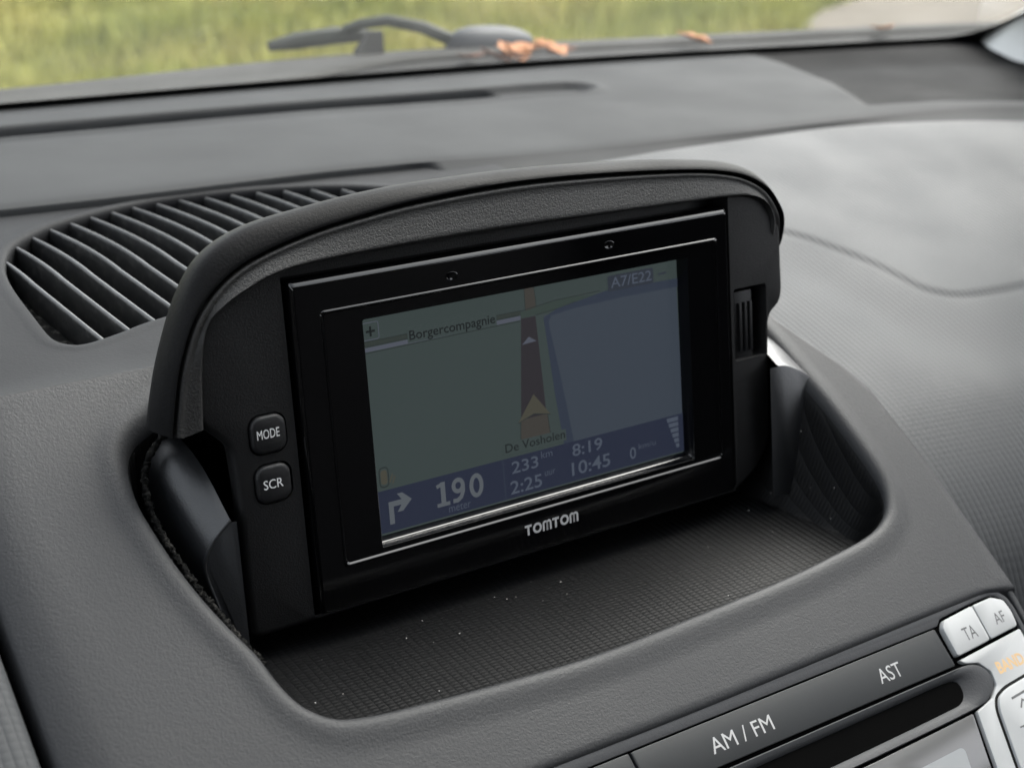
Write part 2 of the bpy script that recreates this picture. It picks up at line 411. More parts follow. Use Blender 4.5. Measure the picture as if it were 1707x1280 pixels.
for d, h in ((7.5, 0.0), (6, 0.22), (4.6, 0.55), (3.4, 0.72), (2.3, 0.62), (1.4, 0.2), (0.7, -0.45), (0.2, -1.3), (0.0, -2.2)):
    rings.append(ring_xy(rs+NRM*d, h))
V, F = loft(rings, True)
mesh_obj('centre_pod', V, F, M['dash'], dash, sharp=50)

# pocket liner: wall and floor, embossed
FLOOR = -47.0
kin = 0.05+0.07*sstep(0, 85, rs[:, 0])*sstep(-60, -5, rs[:, 1])          # the right wall leans in more
rings = [ring_xy(rs+NRM*0.25, -2.0), ring_xy(rs-NRM*0.15, -2.6)]
for t in np.linspace(0.03, 1.0, 26):
    P = PC+(rs-NRM*0.3-PC)*(1-kin*t)[:, None]
    zt = plane_z(rs[:, 1])-2.6
    z = zt+(FLOOR-zt)*(1-(1-t)**1.7)
    rings.append(np.c_[P, z])
last = rings[-1]
for f in (0.8, 0.55, 0.3, 0.1):
    P = PC+(last[:, :2]-PC)*f
    rings.append(np.c_[P, np.full(len(P), FLOOR)])
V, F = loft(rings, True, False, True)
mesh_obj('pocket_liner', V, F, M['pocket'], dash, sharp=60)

# narrow flank of the pod running down beside the radio
yf = np.linspace(-70.4, -150, 40); zf = -50.5+(yf+68.3)*math.tan(math.radians(40))+0.15
rings = [np.c_[np.full(40, x), yf, zf+h] for x, h in ((107.15, -8), (107.15, -0.5), (107.35, -0.1), (107.8, 0), (108.9, -0.1), (109.6, -0.9), (109.9, -2.2), (110, -12))]
mesh_obj('pod_flank', *loft(rings, False), M['dash'], dash, sharp=60)

# fuzzy foam strip squeezed between the left bracket and the pocket wall
fp = catmull([(-93, 17.5, 3), (-98.9, 13.6, -2), (-101.4, 8, -6.5), (-101.6, 1, -11.5), (-99.4, -9, -18.5), (-97, -17, -23.5), (-93.8, -25.5, -29), (-91.5, -30, -32)], 30)
rng = np.random.RandomState(3)
V, F = tube(fp, 0.55+0.4*rng.rand(len(fp)), 9)
V = np.array(V)+rng.normal(0, 0.2, (len(V), 3))
mesh_obj('foam_strip', V, F, M['foam'], dash, sharp=180)

# ---- speaker deck with the slatted grille
GR = [(-94.9, 121), (-98.6, 105), (-100.7, 80), (-101.5, 65), (-99.8, 60), (-96, 58), (-86, 61), (-74, 65.5), (-40, 72), (0, 77), (40, 80), (55, 84), (61, 97), (55, 117), (38, 134), (20.4, 145.7), (-5.6, 153.5), (-39, 155.5), (-69, 147.4), (-87, 135.2)]
gs = resample(catmull(GR, 6, True), 200, True)
GC = np.array((-18.0, 112.0))
def deck_z(y): 
    y = np.asarray(y, float)
    return np.where(y < 46, 12.3-2.0*(1-((46-np.minimum(y, 46))/13)**2)-0.0*y, 10.3)
DO = [(-300, 33.9), (-100, 33.9), (84, 33.9), (84, 90), (84, 175), (0, 178), (-100, 190), (-300, 205), (-300, 120)]
thg = np.arctan2(gs[:, 1]-GC[1], gs[:, 0]-GC[0]); _pc = PC.copy(); PC = GC
ro = np.array([ray_poly(DO, t) for t in thg]); PC = _pc
dg = np.stack([np.cos(thg), np.sin(thg)], 1); Po = GC+dg*ro[:, None]
tg = np.roll(gs, -1, 0)-np.roll(gs, 1, 0); tg /= np.linalg.norm(tg, axis=1)[:, None]
ng = np.stack([tg[:, 1], -tg[:, 0]], 1); ng *= np.sign((ng*dg).sum(1))[:, None]
rings = [np.c_[Po, np.full(len(Po), 0.0)], np.c_[Po, deck_z(Po[:, 1])-0.5]]
lipg = gs+ng*4.6
for f in (0.995, 0.97, 0.92, 0.85, 0.75, 0.62, 0.5, 0.38, 0.26, 0.14, 0.05):
    P = lipg+(Po-lipg)*f; rings.append(np.c_[P, deck_z(P[:, 1])])
# the ring round the grille stands slightly proud at the back
for d, h in ((4.6, 0), (3.8, 0.2), (3.0, 0.5), (2.0, 0.6), (1.1, 0.4), (0.5, 0.0), (0.1, -0.8), (0, -2.0), (0, -9.0)):
    P = gs+ng*d; rings.append(np.c_[P, deck_z(P[:, 1])+h*(0.35+0.65*sstep(100, 140, P[:, 1]) if h > 0 else 1)])
V, F = loft(rings, True)
mesh_obj('speaker_deck', V, F, M['deck'], dash, sharp=50)
grille = empty('speaker_grille', (-18, 112, 4)); grille.parent = dash
goff = (-18, 112, 4)
V, F = fill_loops([gs+ng*1.0], 2.2)
mesh_obj('grille_well', V, F, M['well'], grille, smooth=False, off=goff)
def inside_y(x):
    """y span of the grille outline at x (mm)"""
    ys = []
    Q = np.roll(gs, -1, 0)
    for a, b in zip(gs, Q):
        if (a[0]-x)*(b[0]-x) <= 0 and abs(a[0]-b[0]) > 1e-9: ys.append(a[1]+(b[1]-a[1])*(x-a[0])/(b[0]-a[0]))
    return (min(ys), max(ys)) if len(ys) > 1 else None
def bow(y): return np.where(y > 105, -8.5*((y-105)/50)**2, 0.05*(105-y))
xk = -93.0
while xk < 62:
    pts = []
    for y in np.linspace(58, 168, 111):
        x = xk+float(bow(y)); sp = inside_y(x)
        if sp and sp[0]-0.4 <= y <= sp[1]+0.4: pts.append((x, y))
    if len(pts) > 8:
        P = resample(np.array(pts), 26)
        t = np.gradient(P, axis=0); t /= np.linalg.norm(t, axis=1)[:, None]; nn = np.stack([t[:, 1], -t[:, 0]], 1)
        prof = ((-0.9, 2.4), (-0.72, 8.9), (-0.55, 9.5), (-0.2, 9.8), (0.2, 9.8), (0.55, 9.5), (0.72, 8.9), (0.9, 2.4))
        rr = [[(P[i][0]+nn[i][0]*w, P[i][1]+nn[i][1]*w, h) for w, h in prof] for i in range(len(P))]
        V, F = loft(rr, True, True, True)
        mesh_obj('slat', V, F, M['slat'], grille, sharp=60, off=goff)
    xk += 8.05

# ---- upper pad with defroster slot, step and corner tray
EDGE = np.array([(-300, 178), (-150, 166), (-84, 161), (-48, 158.8), (-12, 157.8), (20, 157), (43, 155), (70, 152), (95, 150.5), (140, 149.8), (200, 146), (246, 143.5), (300, 139), (340, 127), (400, 98), (560, 10)], float)
edge_s = catmull(EDGE, 6)
def edge_y(x): return np.interp(x, edge_s[:, 0], edge_s[:, 1])
def edge_z(x): return 13.2-2.6*sstep(50, 150, x)
WS = np.array([(-400, 332), (-200, 330), (-33, 323), (55, 320), (155, 315), (253, 307), (357, 293), (463, 278), (560, 262), (700, 235)], float)
ws_s = catmull(WS, 10)
def ws_y(x): return np.interp(x, ws_s[:, 0], ws_s[:, 1])
xs = np.arange(-300, 561, 2.5)
tt = np.r_[np.linspace(0, 0.55, 40)[:-1], np.linspace(0.55, 0.9, 70)[:-1], np.linspace(0.9, 1.0, 8)]
Xg, Tg = np.meshgrid(xs, tt)
Ey = edge_y(Xg); Wy = ws_y(Xg)-3
Yg = Ey+(Wy-Ey)*Tg
def pad_top(X, Y): 
    E = edge_y(X); W = ws_y(X)
    u = np.clip((Y-E)/(W-E), 0, 1)
    z = edge_z(X)
    return z-(z-0.3)*u**1.3-0.9*np.exp(-(Y-E)/2.2)
Zg = pad_top(Xg, Yg)
# defroster slot (stadium along the glass) : shallow dish to x=208, deep to x=172
slot_mid = np.array([(-400, 270), (-50, 264.5), (65, 257), (172, 250.5), (190, 247)], float)
ds = seg_dist(Xg, Yg, slot_mid)
Zg += 0.9*np.exp(-((ds-12.5)/2.4)**2)
Zg -= 2.6*(1-sstep(7, 11.5, ds))
deep = np.array([(-400, 270.5), (-50, 265), (65, 257.5), (150, 253)], float)
dd = seg_dist(Xg, Yg, deep)
Zg -= 16*(1-sstep(7.0, 9.2, dd*np.where(Xg > 150, 1.0, 1.0)))
# corner tray: sunk wedge by the passenger pillar
diag = np.array([(330, 290), (324, 257), (303, 203), (277, 157)], float)
lip = np.array([(277, 157), (320, 149), (353, 134), (420, 98), (560, 25)], float)
side = Xg-np.interp(Yg, diag[::-1, 1], diag[::-1, 0])
front = Yg-np.interp(Xg, lip[:, 0], lip[:, 1])
din = np.minimum(side*0.9, front)
Zg -= 6.0*sstep(0, 14, din)*(1-sstep(0.80, 0.97, Tg))
nr, nc = Xg.shape
VV = np.stack([Xg, Yg, Zg], 2).reshape(-1, 3)
FF = np.array(grid_faces(nr, nc))
cent = din.reshape(-1)[FF].mean(1)
sel = cent > 3.0
def sub_mesh(name, mask, mat):
    f = FF[mask]; used = np.unique(f); mp = -np.ones(len(VV), int); mp[used] = np.arange(len(used))
    return mesh_obj(name, VV[used], mp[f], mat, dash, sharp=70)
sub_mesh('upper_pad', ~sel, M['pad'])
sub_mesh('corner_tray', sel, M['tray'])
# rounded front nose of the pad, falling to the deck or to the passenger panel
def low_y(x): return np.minimum(edge_y(x)-1.6, np.where(x > 60, np.interp(x, [60, 100, 139, 183, 220], [126, 134.5, 141.0, 142, 141.3])-26*np.clip((x-220)/110, 0, 4)**2, 1e9))
rings = []
for k in range(10):
    t = k/9
    y = edge_y(xs)+(low_y(xs)-edge_y(xs))*t
    ztop = pad_top(xs, edge_y(xs)+0.001)-6.0*sstep(0, 14, np.minimum((xs-290)*0.9, 0))
    zl = 7.2-2.4*sstep(130, 60, xs)*(xs > 45)
    z = ztop+(zl-ztop)*np.where(xs > 50, t**0.8, t**1.6)
    rings.append(np.c_[xs, y, z])
kx = int(np.argmin(abs(xs-150)))
mesh_obj('pad_nose', *loft([r[:kx+1] for r in rings], False), M['pad'], dash, sharp=70)
mesh_obj('panel_ridge', *loft([r[kx:] for r in rings], False), M['pad'], dash, sharp=70)
# fins inside the defroster slot
vent = empty('defroster_vent', (0, 268, 0)); vent.parent = dash
for k in range(14):
    x = -100+k*11.6
    ym = float(np.interp(x, deep[:, 0], deep[:, 1]))
    V, F = loft([[(x-0.8+dx, y, z) for dx, z in ((0, -14), (1.6, -14), (1.6, 1.5+hz), (0, 1.5+hz))] for y, dx, hz in ((ym-9.2, 0, 5.2), (ym-6, 0, 4.4), (ym+2, 0, -1), (ym+7, 0, -7))], True, True, True)
    mesh_obj('rib', V, F, M['dash'], vent, sharp=30, off=(0, 268, 0))

# ---- passenger panel with the airbag lid
PR = np.array([(-70, -130), (-65, -85), (-55, -60), (-40, -43), (-20, -30), (0, -22), (30, -14), (60, -7.5), (90, -1.5), (120, 4.5), (141, 8)], float)
prs = catmull(PR, 8); arc = np.r_[0, np.cumsum(np.hypot(*np.diff(prs, axis=0).T))]
na = 330; tA = np.linspace(0, arc[-1], na)
py = np.interp(tA, arc, prs[:, 0]); pz = np.interp(tA, arc, prs[:, 1])
px = np.r_[np.arange(70, 340, 1.1), np.arange(340, 620, 3)]
Xp, Kp = np.meshgrid(px, np.arange(na))
Yp = py[Kp]-26*np.clip((Xp-220)/110, 0, 4)**2
Zp = pz[Kp]-0.00035*np.clip(Xp-300, 0, 400)**2
SEAM = catmull([(95, 128), (130, 103), (157.8, 76.6), (166.5, 64.7), (173.6, 51.4), (177, 40.4), (178.9, 34), (182.8, 29.3), (190.2, 25.3), (203.3, 23.4), (220, 22.5), (300, 20), (420, -5), (620, -120)], 6)
dse = seg_dist(Xp, Yp, SEAM)
inside = Yp > np.interp(Xp, SEAM[:, 0], np.minimum.accumulate(SEAM[:, 1]))
sgn = np.where(inside, 1, -1)
fade = sstep(118, 160, Xp)
Zp += fade*(0.75*sstep(-1.6, 3.4, sgn*dse)-0.22*np.exp(-(dse/1.6)**2))
# soft hollow below the lid
Zp -= 2.5*np.exp(-((sgn*dse+26)/16)**2)*fade*0.5
def in_poly(px_, py_, poly):
    P = np.asarray(poly, float); Q = np.roll(P, -1, 0); c = np.zeros(len(px_), bool)
    for a, b_ in zip(P, Q):
        m = ((a[1] > py_) != (b_[1] > py_))
        with np.errstate(divide='ignore', invalid='ignore'): xi = (b_[0]-a[0])*(py_-a[1])/(b_[1]-a[1])+a[0]
        c ^= (m & (px_ < xi))
    return c
Fp = np.array(grid_faces(*Xp.shape)); cx_ = Xp.reshape(-1)[Fp].mean(1); cy_ = Yp.reshape(-1)[Fp].mean(1)
under = [(40, 34), (40, -140), (102, -140), (104.5, -68), (105, -32), (103, -16), (98, -6), (90, 4), (82, 20), (80, 34)]
mesh_obj('passenger_panel', np.stack([Xp, Yp, Zp], 2).reshape(-1, 3), Fp[~in_poly(cx_, cy_, under)], M['emboss'], dash, sharp=70)
# black strip painting the shade in the gap beside the pod's left edge
yg = np.linspace(-125, 33, 20)
mesh_obj('shadow_gap', *loft([np.c_[np.full(20, x), yg, plane_z(yg)+h] for x, h in ((-142.6, -11), (-140, -13), (-136, -11))], False), M['black_gap'], dash, smooth=False)
yl = np.linspace(-120, 60, 60); 
rings = []
for x, h in ((-142.0, -30), (-142.2, -5.0), (-142.8, -3.2), (-144.2, -2.3), (-147, -2.0), (-170, -3.5), (-220, -12), (-300, -40)):
    rings.append(np.c_[np.full(60, x), yl, plane_z(yl)+h])
V, F = loft(rings, False)
mesh_obj('driver_side_panel', V, F, M['emboss'], dash, sharp=70)

# ================================================================== RADIO
radio = empty('car_radio', (0, -68.3, -50.5), (math.radians(40), 0, 0))
tag(radio, 'grey and silver car radio faceplate with disc slot below the pocket', 'car radio')
def fl(pts): return [(x, -v) for x, v in pts]
def ccw(loop):
    P = np.asarray(loop, float); a = (P[:, 0]*np.roll(P[:, 1], -1)-np.roll(P[:, 0], -1)*P[:, 1]).sum()
    return [tuple(p) for p in (P if a > 0 else P[::-1])]
def smooth_corners(pts, r=1.0, n=4):
    P = [np.array(p, float) for p in pts]; out = []; m = len(P)
    for i in range(m):
        a, b_, c = P[i-1], P[i], P[(i+1) % m]
        u = a-b_; w = c-b_; lu, lw = np.linalg.norm(u), np.linalg.norm(w); q = min(r, lu*0.45, lw*0.45)
        s = b_+u/lu*q; e = b_+w/lw*q
        for k in range(n+1):
            t = k/n; out.append((1-t)**2*s+2*t*(1-t)*b_+t*t*e)
    return np.array(out)
face = ccw(smooth_corners(fl([(-140, 0.6), (101.5, 0.6), (106.3, 5), (106.8, 20), (106.8, 75), (-140, 75)]), 4.5, 6))
keyL = ccw(smooth_corners(fl([(-23.0, 4.9), (76.8, 4.9), (77.4, 15.3), (-22.4, 15.3)]), 0.6))
keyS = ccw(smooth_corners(fl([(-60, 4.9), (-23.6, 4.9), (-23.0, 15.3), (-60, 15.3)]), 0.6))
cap = ccw(smooth_corners(fl([(78.8, 6.0), (80.2, 3.6), (92, 2.9), (100.5, 2.7), (104.2, 5.6), (104, 12.3), (79.0, 13.5)]), 1.6))
slotO = ccw(catmull(fl([(-30, 16.4), (35, 16.2), (70, 16.1), (80, 16.2), (84.5, 17.4), (86.8, 20.2), (86.2, 23.3), (83, 25.6), (76, 26.9), (40, 27.6), (-30, 28.4)]), 4, False))
# face panel with recesses for the keys
rings = [lift(face, -6), lift(face, -0.6), lift(inset(face, 0.2), -0.2), lift(inset(face, 0.6), 0.0)]
parts = [loft(rings, True)]
parts.append(fill_loops([rings[-1]], -0.9))
V, F = join(parts)
mesh_obj('face_well', V, F, M['black_gap'], radio, smooth=False)
# frame pieces around the keys (grained)
fr_l = ccw(smooth_corners(fl([(-140, 0.9), (100.9, 0.9), (103.6, 1.9), (105.7, 4.2), (106.4, 7.5), (106.6, 75), (105.1, 75), (104.9, 8), (104.4, 4.9), (101.9, 2.6), (99.5, 2.1), (92, 2.3), (80.2, 3.0), (78.3, 4.5), (-140, 4.5)]), 0.5, 2))
V, F = prism(fr_l, -0.9, 0.15, 0.2)
mesh_obj('face_frame', V, F, M['radio'], radio, sharp=40)
kL = mesh_obj('key', *prism(keyL, -0.9, 0.25, 0.3), M['key'], radio, sharp=40)
kS = mesh_obj('key', *prism(keyS, -0.9, 0.25, 0.3), M['key'], radio, sharp=40)
text_obj('lettering', 'AM / FM', -2.6, 16.4, -12.3, 3.6, 0.28, M['print_radio'], kL, bold=0.0)
text_obj('lettering', 'AST', 52.3, 60.2, -12.4, 3.6, 0.28, M['print_radio'], kL, bold=0.0)
# silver block: TA / AF keys, plate, tuning key
ta = ccw(smooth_corners(fl([(78.9, 5.6), (80.6, 3.8), (92.0, 3.0), (92.15, 12.75), (79.1, 13.5)]), 0.9))
af = ccw(smooth_corners(fl([(92.35, 3.0), (99.8, 2.8), (103.4, 4.6), (104.1, 8), (103.6, 12.1), (92.45, 12.7)]), 0.9))
kt = mesh_obj('key', *prism(ta, -0.9, 0.9, 0.35), M['silver'], radio, sharp=40)
ka = mesh_obj('key', *prism(af, -0.9, 0.9, 0.35), M['silver'], radio, sharp=40)
text_obj('lettering', 'TA', 84.3, 89.0, -10.8, 3.4, 0.93, M['print_dark'], kt, bold=0.0)
text_obj('lettering', 'AF', 96.8, 100.8, -9.9, 3.0, 0.93, M['print_dark'], ka, bold=0.0)
plate = ccw(smooth_corners(fl([(79.2, 14.5), (104.2, 13.0), (104.7, 30), (104.7, 75), (60, 75), (73.6, 41.6), (76.5, 27.6), (83.4, 26.2), (86.9, 23.7), (87.5, 20.2), (85, 16.9), (80.5, 15.7)]), 0.5, 3))
pl = mesh_obj('silver_plate', *prism(plate, -0.9, 0.4, 0.25), M['silver'], radio, sharp=40)
text_obj('lettering', 'BAND', 89.8, 100.0, -21.6, 3.2, 0.43, M['print_orange'], pl, bold=0.03)
tk_w = ccw(smooth_corners(fl([(104.6, 23.4), (88.5, 24.6), (84.2, 26.0), (82.2, 29), (76, 58), (104.6, 58)]), 2.5, 4))
mesh_obj('key_gap', *prism(tk_w, 0.0, 0.46, 0.0), M['cowl_dark'], pl, smooth=False)
tk = inset(tk_w, 0.8)
kk = mesh_obj('key', *prism([tuple(p) for p in tk], 0.3, 1.3, 0.5), M['silver'], radio, sharp=40)
V, F = join([([(p[0], p[1], 1.33) for p in v], f) for v, f in (stroke(fl([(88.3, 28.2), (93.9, 27.8)]), 0.6), stroke(fl([(89.8, 31.2), (91.5, 29.4), (93.6, 31.2)]), 0.5))])
mesh_obj('tune_mark', V, F, M['print_dark'], kk, smooth=False)
text_obj('lettering', 'TUNE', 86.2, 98, -38.0, 2.8, 1.33, M['print_dark'], kk, bold=0.0)
# disc slot: rounded surround with a slot closed by a shade-black sheet
so = slotO
si = ccw(catmull(fl([(-30, 18.9), (35, 18.6), (68, 18.3), (73.5, 18.3), (75.6, 19.6), (75.4, 22.4), (73.2, 24.1), (68, 24.5), (35, 25.1), (-30, 25.6)]), 4, False))
# parametrise both loops by arc from the same corner
def start_at(loop, p):
    P = np.asarray(loop); i = np.argmin(np.hypot(P[:, 0]-p[0], P[:, 1]-p[1])); return np.roll(P, -i, 0)
A = resample(start_at(so, (-30, -16.4)), 200, True); B = resample(start_at(si, (-30, -18.9)), 200, True)
rings = [lift(A, -0.9), lift(A, 0.1), lift(A+(B-A)*0.10, 0.35), lift(A+(B-A)*0.45, 0.1), lift(A+(B-A)*0.85, -0.6), lift(B, -1.2), lift(B, -16)]
V, F = loft(rings, True)
mesh_obj('slot_surround', V, F, M['radio'], radio, sharp=50)
mesh_obj('disc_slot', *fill_loops([B], -15.5), M['black_gap'], radio, smooth=False)
mesh_obj('slot_brush', *box(-30, 69, -24.6, -23.4, -15, -4.5), M['well'], radio, smooth=False)
lens = ccw(smooth_corners(fl([(-30, 29.2), (40, 28.4), (75.2, 27.6), (72.0, 41.6), (66, 70), (-30, 70)]), 0.6))
ln = mesh_obj('display_lens', *prism(lens, -0.9, 0.1, 0.2), M['lens'], radio, sharp=40)
win = ccw(smooth_corners(fl([(-25, 35.2), (48, 34.2), (67.2, 33.7), (64.5, 45), (60, 66), (-25, 66)]), 2.0))
V, F = fill_loops([win], 0.14)
mesh_obj('display_window', V, F, M['lcd'], ln, smooth=False)

# ================================================================== NAVIGATION DEVICE
BASE = (-3.0, -46.0, -8.0)                         # in the device's own frame (x right, y up the face, z out of the face)
TILT = math.radians(12)
def dev_world(p):
    x, y, z = p; return (x, math.sin(TILT)*y-math.cos(TILT)*z, math.cos(TILT)*y+math.sin(TILT)*z)
nav = empty('navigation_device', dev_world(BASE), (math.radians(90)-TILT, 0, 0))
tag(nav, 'black satellite navigation unit with hooded screen standing in the dashboard pocket', 'navigation device')
def D(name, VF, mat, parent=None, **k): return mesh_obj(name, VF[0], VF[1], mat, parent or nav, off=BASE, **k)

NH = 150
Oc = resample(catmull([(-100.0, 10.8), (-98.6, 17), (-95.4, 27.0), (-89.9, 39), (-83.3, 47.0), (-72.8, 51.8), (-57.7, 54.2), (-42, 55.7), (-25.7, 56.3), (0.7, 56.1), (28, 54.7), (45, 53.3), (60, 51.5), (68, 49.8), (74.5, 47.2), (78.8, 43.4), (81.4, 38), (82.0, 31), (79.5, 25.5)], 8), NH)
Fc = resample(catmull([(-99.6, 11.2), (-98.6, 16.5), (-95.7, 27.2), (-90.2, 37.6), (-80.4, 45.2), (-65.2, 49.8), (-50, 52.2), (-34, 53.8), (-9, 54.6), (17, 53.6), (46, 51.2), (60.3, 48.9), (68, 46.3), (73.6, 42.8), (77.2, 38.2), (79.6, 33), (80.6, 28), (79.6, 25.5)], 8), NH)
L3 = resample(catmull([(-91.3, 10.6, 3), (-91.1, 13, 3), (-90.3, 24.9, 4), (-88.4, 33.4, 5), (-84.6, 37.4, 6.5), (-79.1, 40.4, 7.5), (-71.2, 43.0, 8), (-59.8, 44.1, 8.5), (-37, 44.7, 9), (-11.8, 44.7, 9), (14.3, 44.2, 9), (43.9, 43.4, 8), (57, 42.9, 7), (67.4, 41.8, 5.5), (74.0, 39.3, 4), (78.6, 34.5, 2), (79.8, 29, 0.2), (78.8, 26, -2.5)], 8), NH)
Lc = L3[:, :2]
def set_back(c, z0, z1):
    """same edge, moved from height z0 to z1 over the face (keeps its outline as seen from the driver's seat)"""
    e = np.array((-212.0, 97.0)); k = ((308-z1)/(308-z0))
    return e+(c-e)*(k if np.ndim(k) == 0 else k[:, None])
Fc = set_back(Fc, 6.0, 1.2)
z_old = L3[:, 2].copy(); z_new = np.minimum(z_old, 0.6+0.24*z_old)
Lc = set_back(Lc, z_old, z_new); L3[:, 2] = z_new
HCn = np.array((-8.0, -10.0))
def tow(c, d):
    v = HCn-c; v /= np.linalg.norm(v, axis=1)[:, None]; return c+v*d
def rz(c, z):
    z = np.full(len(c), z)
    if z[0] > -2.6:
        w = sstep(-36, -24, -c[:, 1])*(c[:, 0] > 40); z = z*(1-w)-2.5*w
    return np.c_[c, z]
rings = [rz(tow(Oc, 24), -32), rz(tow(Oc, 15), -25), rz(tow(Oc, 8), -19), rz(tow(Oc, 3.2), -14), rz(tow(Oc, 0.9), -10), rz(tow(Oc, 0.1), -6.5), rz(Oc, -3.2), rz(Oc+(Fc-Oc)*0.15, -1.6), rz(Oc+(Fc-Oc)*0.38, -0.5), rz(Oc+(Fc-Oc)*0.62, 0.4), rz(Oc+(Fc-Oc)*0.85, 1.0), rz(Fc, 1.2), rz(tow(Fc, 0.25), 1.1), rz(tow(Fc, 0.35), -1.6)]
hood = D('hood', loft(rings, False), M['hood'], sharp=50)
# closing face at the left end of the hood
e0 = [tuple(r[0]) for r in rings]
D('hood_end', ([*e0, (-92.5, 10.2, -1.6), (-88, 10.0, -4), (-80, 9, -20), (-70, 4, -32)], [tuple(range(len(e0)+4))]), M['hood'], smooth=False)
rings = [rz(tow(Fc, 1.25), -1.8), rz(tow(Fc, 1.3), 0.4), rz(tow(Fc, 1.5), 0.95), rz(tow(Fc, 1.95), 1.15), rz(tow(Fc, 2.5), 0.95)]
inner = tow(Fc, 2.9)
zb = L3[:, 2]; Lb = Lc                                                   # the brow juts out over the screen
fz = rz(inner, 0.85)[:, 2]
for t in (0.0, 0.2, 0.4, 0.6, 0.8, 0.93):
    q = inner+(Lb-inner)*t; rings.append(np.c_[q, fz+(zb-fz)*t])
for d, h in ((0.0, -0.2), (0.4, -0.7), (0.6, -1.5)): rings.append(np.c_[tow(Lb, d), np.maximum(zb+h, -2.5)])
rings.append(np.c_[tow(Lb, 0.5), -3.0+0*zb])
D('brow', loft(rings, False), M['brow'], sharp=60)

# housing front with openings for the screen unit, the keys and the card slot
house = ccw(resample(smooth_corners([(-91.0, 12), (-90.2, 10.4), (-84.2, 4.4), (-83.7, -6), (-84.0, -41.6), (63.6, -41.3), (71.6, -37), (77.4, -29.5), (78.2, 6.8), (82.6, 9.6), (83.6, 13), (83.2, 31), (80, 40), (70, 45), (46, 50), (-34, 52), (-65, 48), (-80, 43), (-89, 36), (-92, 24)], 2.6, 5), 320, True))
def mrect(x0, x1, y0, y1, r, n=4): return rrect(x0, x1, y0, y1, r, n)
BZ = (-66.6, 62.6, -40.2, 39.1)
scr_hole = mrect(BZ[0]-1.6, BZ[1]+1.3, BZ[2]-0.5, BZ[3]+3.6, 1.0)
k1h = mrect(-79.8, -70.3, 0.9, 10.5, 3.0, 6); k2h = mrect(-79.7, -70.1, -10.6, -1.0, 3.0, 6)
slot = mrect(64.9, 76.9, -3.9, 16.2, 0.9)
parts = [loft([lift(inset(house, 8), -14), lift(inset(house, 1.0), -6), lift(house, -2.0), lift(inset(house, 0.25), -0.9), lift(inset(house, 0.8), -0.25), lift(inset(house, 1.6), 0)], True)]
parts.append(fill_loops([inset(house, 1.6), scr_hole, k1h, k2h, slot], 0.0))
for h, d in ((scr_hole, -6), (k1h, -2.5), (k2h, -2.5), (slot, -8)):
    hi = np.asarray(h)
    parts.append(loft([lift(hi, 0.0), lift(inset(hi, 0.12), -0.25), lift(inset(hi, 0.15), d)], True))
    parts.append(fill_loops([inset(hi, 0.15)], d))
parts.append(fill_loops([inset(house, 8)], -14))
D('housing', join(parts), M['device'], sharp=40)

# glossy screen frame
def rl(x0, x1, y0, y1, r, z): return lift(rrect(x0, x1, y0, y1, r, 5), z)
x0, x1, y0, y1 = BZ
rings = [rl(x0, x1, y0, y1, 0.9, -5.5), rl(x0, x1, y0, y1, 0.9, 0.1), rl(x0+0.08, x1-0.08, y0+0.08, y1-0.08, 0.85, 0.25), rl(x0+0.6, x1-0.6, y0+0.35, y1-1.35, 0.8, 1.14), rl(x0+0.7, x1-0.7, y0+0.42, y1-1.5, 0.75, 1.22), rl(x0+0.9, x1-0.9, y0+0.5, y1-1.62, 0.7, 1.25), rl(x0+0.96, x1-0.96, y0+0.56, y1-1.68, 0.68, 1.25), rl(x0+1.3, x1-1.3, y0+0.9, y1-2.0, 0.6, 1.25)]
a0, a1, b0, b1 = -59.5, 58.1, -29.6, 30.9
for d, z in ((-0.9, 1.25), (-0.46, 1.25), (-0.42, 1.25), (-0.3, 1.38), (-0.12, 1.5), (0.08, 1.5), (0.26, 1.36), (0.4, 1.12), (0.5, 1.05), (0.55, 1.05), (1.0, 1.05)):
    rings.append(rl(a0+d, a1-d, b0+d, b1-d, 1.0, z))
o0, o1, p0, p1 = -49.3, 48.4, -27.9, 27.6
for d, z in ((-0.6, 1.05), (-0.05, 1.05), (0, 1.05), (0.1, 0.98), (0.2, 0.7)): rings.append(rl(o0+d, o1-d, p0+d, p1-d, 0.5, z))
rings += [rl(o0+0.26, o1-0.26, p0+0.26, p1-0.22, 0.45, 0.4), rl(o0+0.35, o1-0.35, p0+0.85, p1-0.3, 0.45, -0.6), rl(o0+0.42, o1-0.42, p0+0.95, p1-0.34, 0.4, -0.7), rl(o0+0.45, o1-0.45, p0+1.0, p1-0.35, 0.4, -0.9), rl(o0+0.5, o1-0.5, p0+1.3, p1-0.4, 0.4, -1.6), rl(o0+0.9, o1-0.6, p0+1.4, p1-0.5, 0.3, -3.6)]
bez = D('screen_frame', loft(rings, True), M['gloss'], sharp=30)
# little sensor dimples above the screen
for mx_, my_ in ((-24.6, 33.9), (22.5, 34.6)):
    cir = [(math.cos(2*math.pi*k/24), math.sin(2*math.pi*k/24)) for k in range(24)]
    rr = [[(mx_+c*q, my_+s_*q*0.6, z) for c, s_ in cir] for q, z in ((1.75, 1.252), (1.6, 1.31), (1.45, 1.29), (1.3, 1.262))]
    D('sensor', loft(rr, True, False, True), M['gloss'], bez, sharp=80)
